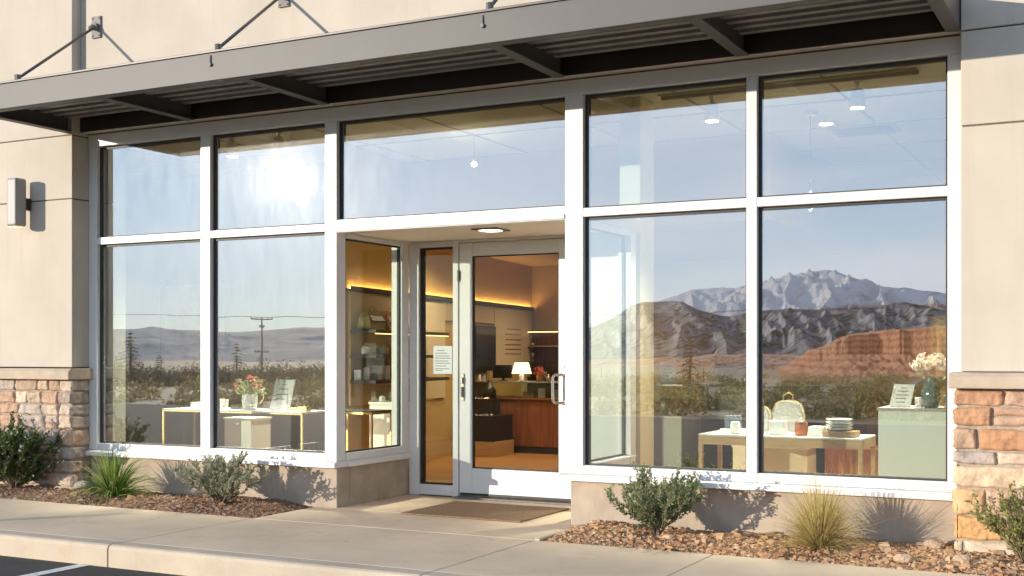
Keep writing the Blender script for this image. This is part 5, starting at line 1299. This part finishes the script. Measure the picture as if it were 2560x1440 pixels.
# ------------------------------------------------------------------ plants in the beds
def shrub(name, label, x, y, rx, h, nst, leaf, lm, seed, per=26, twist=.35, upright=.5, flower=None, sub_=4, top=None):
    """stems fanning from the root, side twigs on each, small folded leaves all along the twigs"""
    g = np.random.default_rng(seed); z0 = bed_z(x, y); t = thing(name, label, 'shrub', (x, y, z0)); sb = MB(); L = []; FL = []
    def leafy(pts, n, s):
        pts = np.array(pts); k = len(pts) - 1
        for i in range(n):
            f = g.uniform(.12, 1) * k; a = int(min(f, k - 1)); q = pts[a] + (pts[a + 1] - pts[a]) * (f - a)
            ax = pts[a + 1] - pts[a]; ax /= np.linalg.norm(ax) + 1e-9
            d = g.normal(0, 1, 3); d -= ax * d.dot(ax); d /= np.linalg.norm(d); u = d * .8 + ax * .75 + np.array([0, 0, .15]); u /= np.linalg.norm(u)
            w_ = np.cross(u, g.normal(0, 1, 3)); w_ /= np.linalg.norm(w_); sz = s * g.uniform(.6, 1.25); m_ = q + u * sz * .5
            nn = np.cross(u, w_) * sz * .10
            L.append(np.array([q, m_ + w_ * sz * .24 + nn, q + u * sz, m_ - w_ * sz * .24 + nn]))
        if flower is not None and g.random() < .55:
            q = pts[-1]
            for i in range(6):
                d = g.normal(0, 1, 3); d /= np.linalg.norm(d); w_ = np.cross(d, g.normal(0, 1, 3)); w_ /= np.linalg.norm(w_); s2 = leaf * .55
                FL.append(np.array([q, q + d * s2 * .6 + w_ * s2 * .4, q + d * s2, q + d * s2 * .6 - w_ * s2 * .4]))
    for i in range(nst):
        th = g.uniform(0, 6.283); out = rx * g.uniform(.15, 1) ** .7; hh = h * g.uniform(.55, 1.05) * (1 - (1 - upright) * (out / rx) ** 2)
        e = np.array([math.cos(th) * out, math.sin(th) * out, hh]); n_ = 6
        P = [np.array([0, 0, -.02]) + g.normal(0, .012, 3)]
        for k in range(1, n_ + 1):
            f = k / n_; P.append(np.array([e[0] * f ** .9, e[1] * f ** .9, hh * f ** (1.0 - .25 * out / rx)]) + g.normal(0, .012, 3))
        sb.tube([tuple(q + np.array([x, y, z0])) for q in P], [.006 * (1 - .8 * k / n_) + .0008 for k in range(n_ + 1)], 5)
        leafy(P[1:], per, leaf)
        for j in range(sub_):
            k = int(g.integers(1, n_)); d = P[k + 1] - P[k]; d = d / np.linalg.norm(d) + g.normal(0, twist, 3) + np.array([0, 0, .2]); d /= np.linalg.norm(d); Ls = h * g.uniform(.12, .34)
            Q = [P[k], P[k] + d * Ls * .5 + g.normal(0, .01, 3), P[k] + d * Ls + np.array([0, 0, Ls * .15])]
            sb.tube([tuple(q + np.array([x, y, z0])) for q in Q], [.003, .002, .0008], 4); leafy(Q, per // 2, leaf)
    sb.build('stems', M['twig'], t)
    V = np.concatenate(L); faces_mesh('leaves', V, np.arange(len(V)).reshape(-1, 4), lm, t)
    if FL: V = np.concatenate(FL); faces_mesh('flowers', V, np.arange(len(V)).reshape(-1, 4), M['flower_white'], t)
    return t
shrub('dense_shrub', 'dense dark green shrub with pale buds before the left stone pier', -9.27, -.42, .50, .60, 80, .032, M['leaf_gl'], 1, per=64, upright=.75, flower=True, sub_=6)
shrub('silver_shrub', 'silvery grey sage shrub in the left bed nearest the door', -6.80, -.42, .40, .40, 46, .026, M['leaf_silver'], 2, per=60, upright=.7, sub_=7)
shrub('green_shrub', 'grey green shrub in the right bed nearest the door', -2.95, -.40, .34, .46, 36, .027, M['leaf_green'], 3, per=54, upright=.75, sub_=7)
shrub('yellow_green_shrub', 'open yellow green shrub before the right stone pier', -.60, -.42, .34, .50, 26, .026, M['leaf_bright'], 4, per=26, upright=.85, sub_=5)
shrub('green_shrub', 'leafy shrub at the far left end of the planting bed', -10.3, -.42, .45, .62, 40, .034, M['leaf_gl'], 9, per=30, upright=.75, sub_=5)
def grass(name, label, x, y, n, L0, L1, w, droop, spread, lm, seed, stalks=0, sm=None):
    """arching tapered blades from one root"""
    g = np.random.default_rng(seed); z0 = bed_z(x, y); t = thing(name, label, 'grass', (x, y, z0)); V = []; F = []
    def blade(Lb, th, lean, wd_, dr_):
        nonlocal V, F
        r0 = g.uniform(0, .05); p = np.array([math.cos(th) * r0, math.sin(th) * r0, -.01]); k = 8; d = np.array([math.cos(th) * math.sin(lean), math.sin(th) * math.sin(lean), math.cos(lean)])
        sd = np.array([-math.sin(th), math.cos(th), 0]); sd = sd + g.normal(0, .4, 3); sd /= np.linalg.norm(sd); b0 = len(V)
        for i in range(k + 1):
            f = i / k; ww = wd_ * (1 - f ** 2.2) * (.5 + .5 * min(1, f * 5)) + .0004
            V.append(p - sd * ww); V.append(p + sd * ww)
            d = d + np.array([math.cos(th) * .25, math.sin(th) * .25, -1.0]) * dr_ * f / k * 2.2; d /= np.linalg.norm(d); p = p + d * Lb / k
        for i in range(k): F.append((b0 + 2 * i, b0 + 2 * i + 1, b0 + 2 * i + 3, b0 + 2 * i + 2))
    for i in range(n): blade(g.uniform(L0, L1), g.uniform(0, 6.283), abs(g.normal(0, spread)), w * g.uniform(.6, 1.2), droop * g.uniform(.3, 1.4))
    V = [np.maximum(v, [-9, -9, -.015]) for v in V]
    faces_mesh('blades', np.array(V), F, lm, t)
    if stalks:
        V = []; F = []
        for i in range(stalks): blade(g.uniform(L1 * .95, L1 * 1.35), g.uniform(0, 6.283), abs(g.normal(0, spread * .6)), .0013, droop * .3)
        faces_mesh('seed_stalks', np.array(V), F, sm or lm, t)
    return t
grass('green_grass_clump', 'bright green strappy grass clump in the left planting bed', -8.02, -.42, 460, .26, .52, .006, 1.15, .95, M['blade_green'], 5, 14, M['blade_gold'])
grass('golden_grass_clump', 'golden tan feathery bunch grass in the right bed', -1.82, -.46, 2000, .20, .42, .0018, .95, .72, M['blade_gold'], 6, 150)
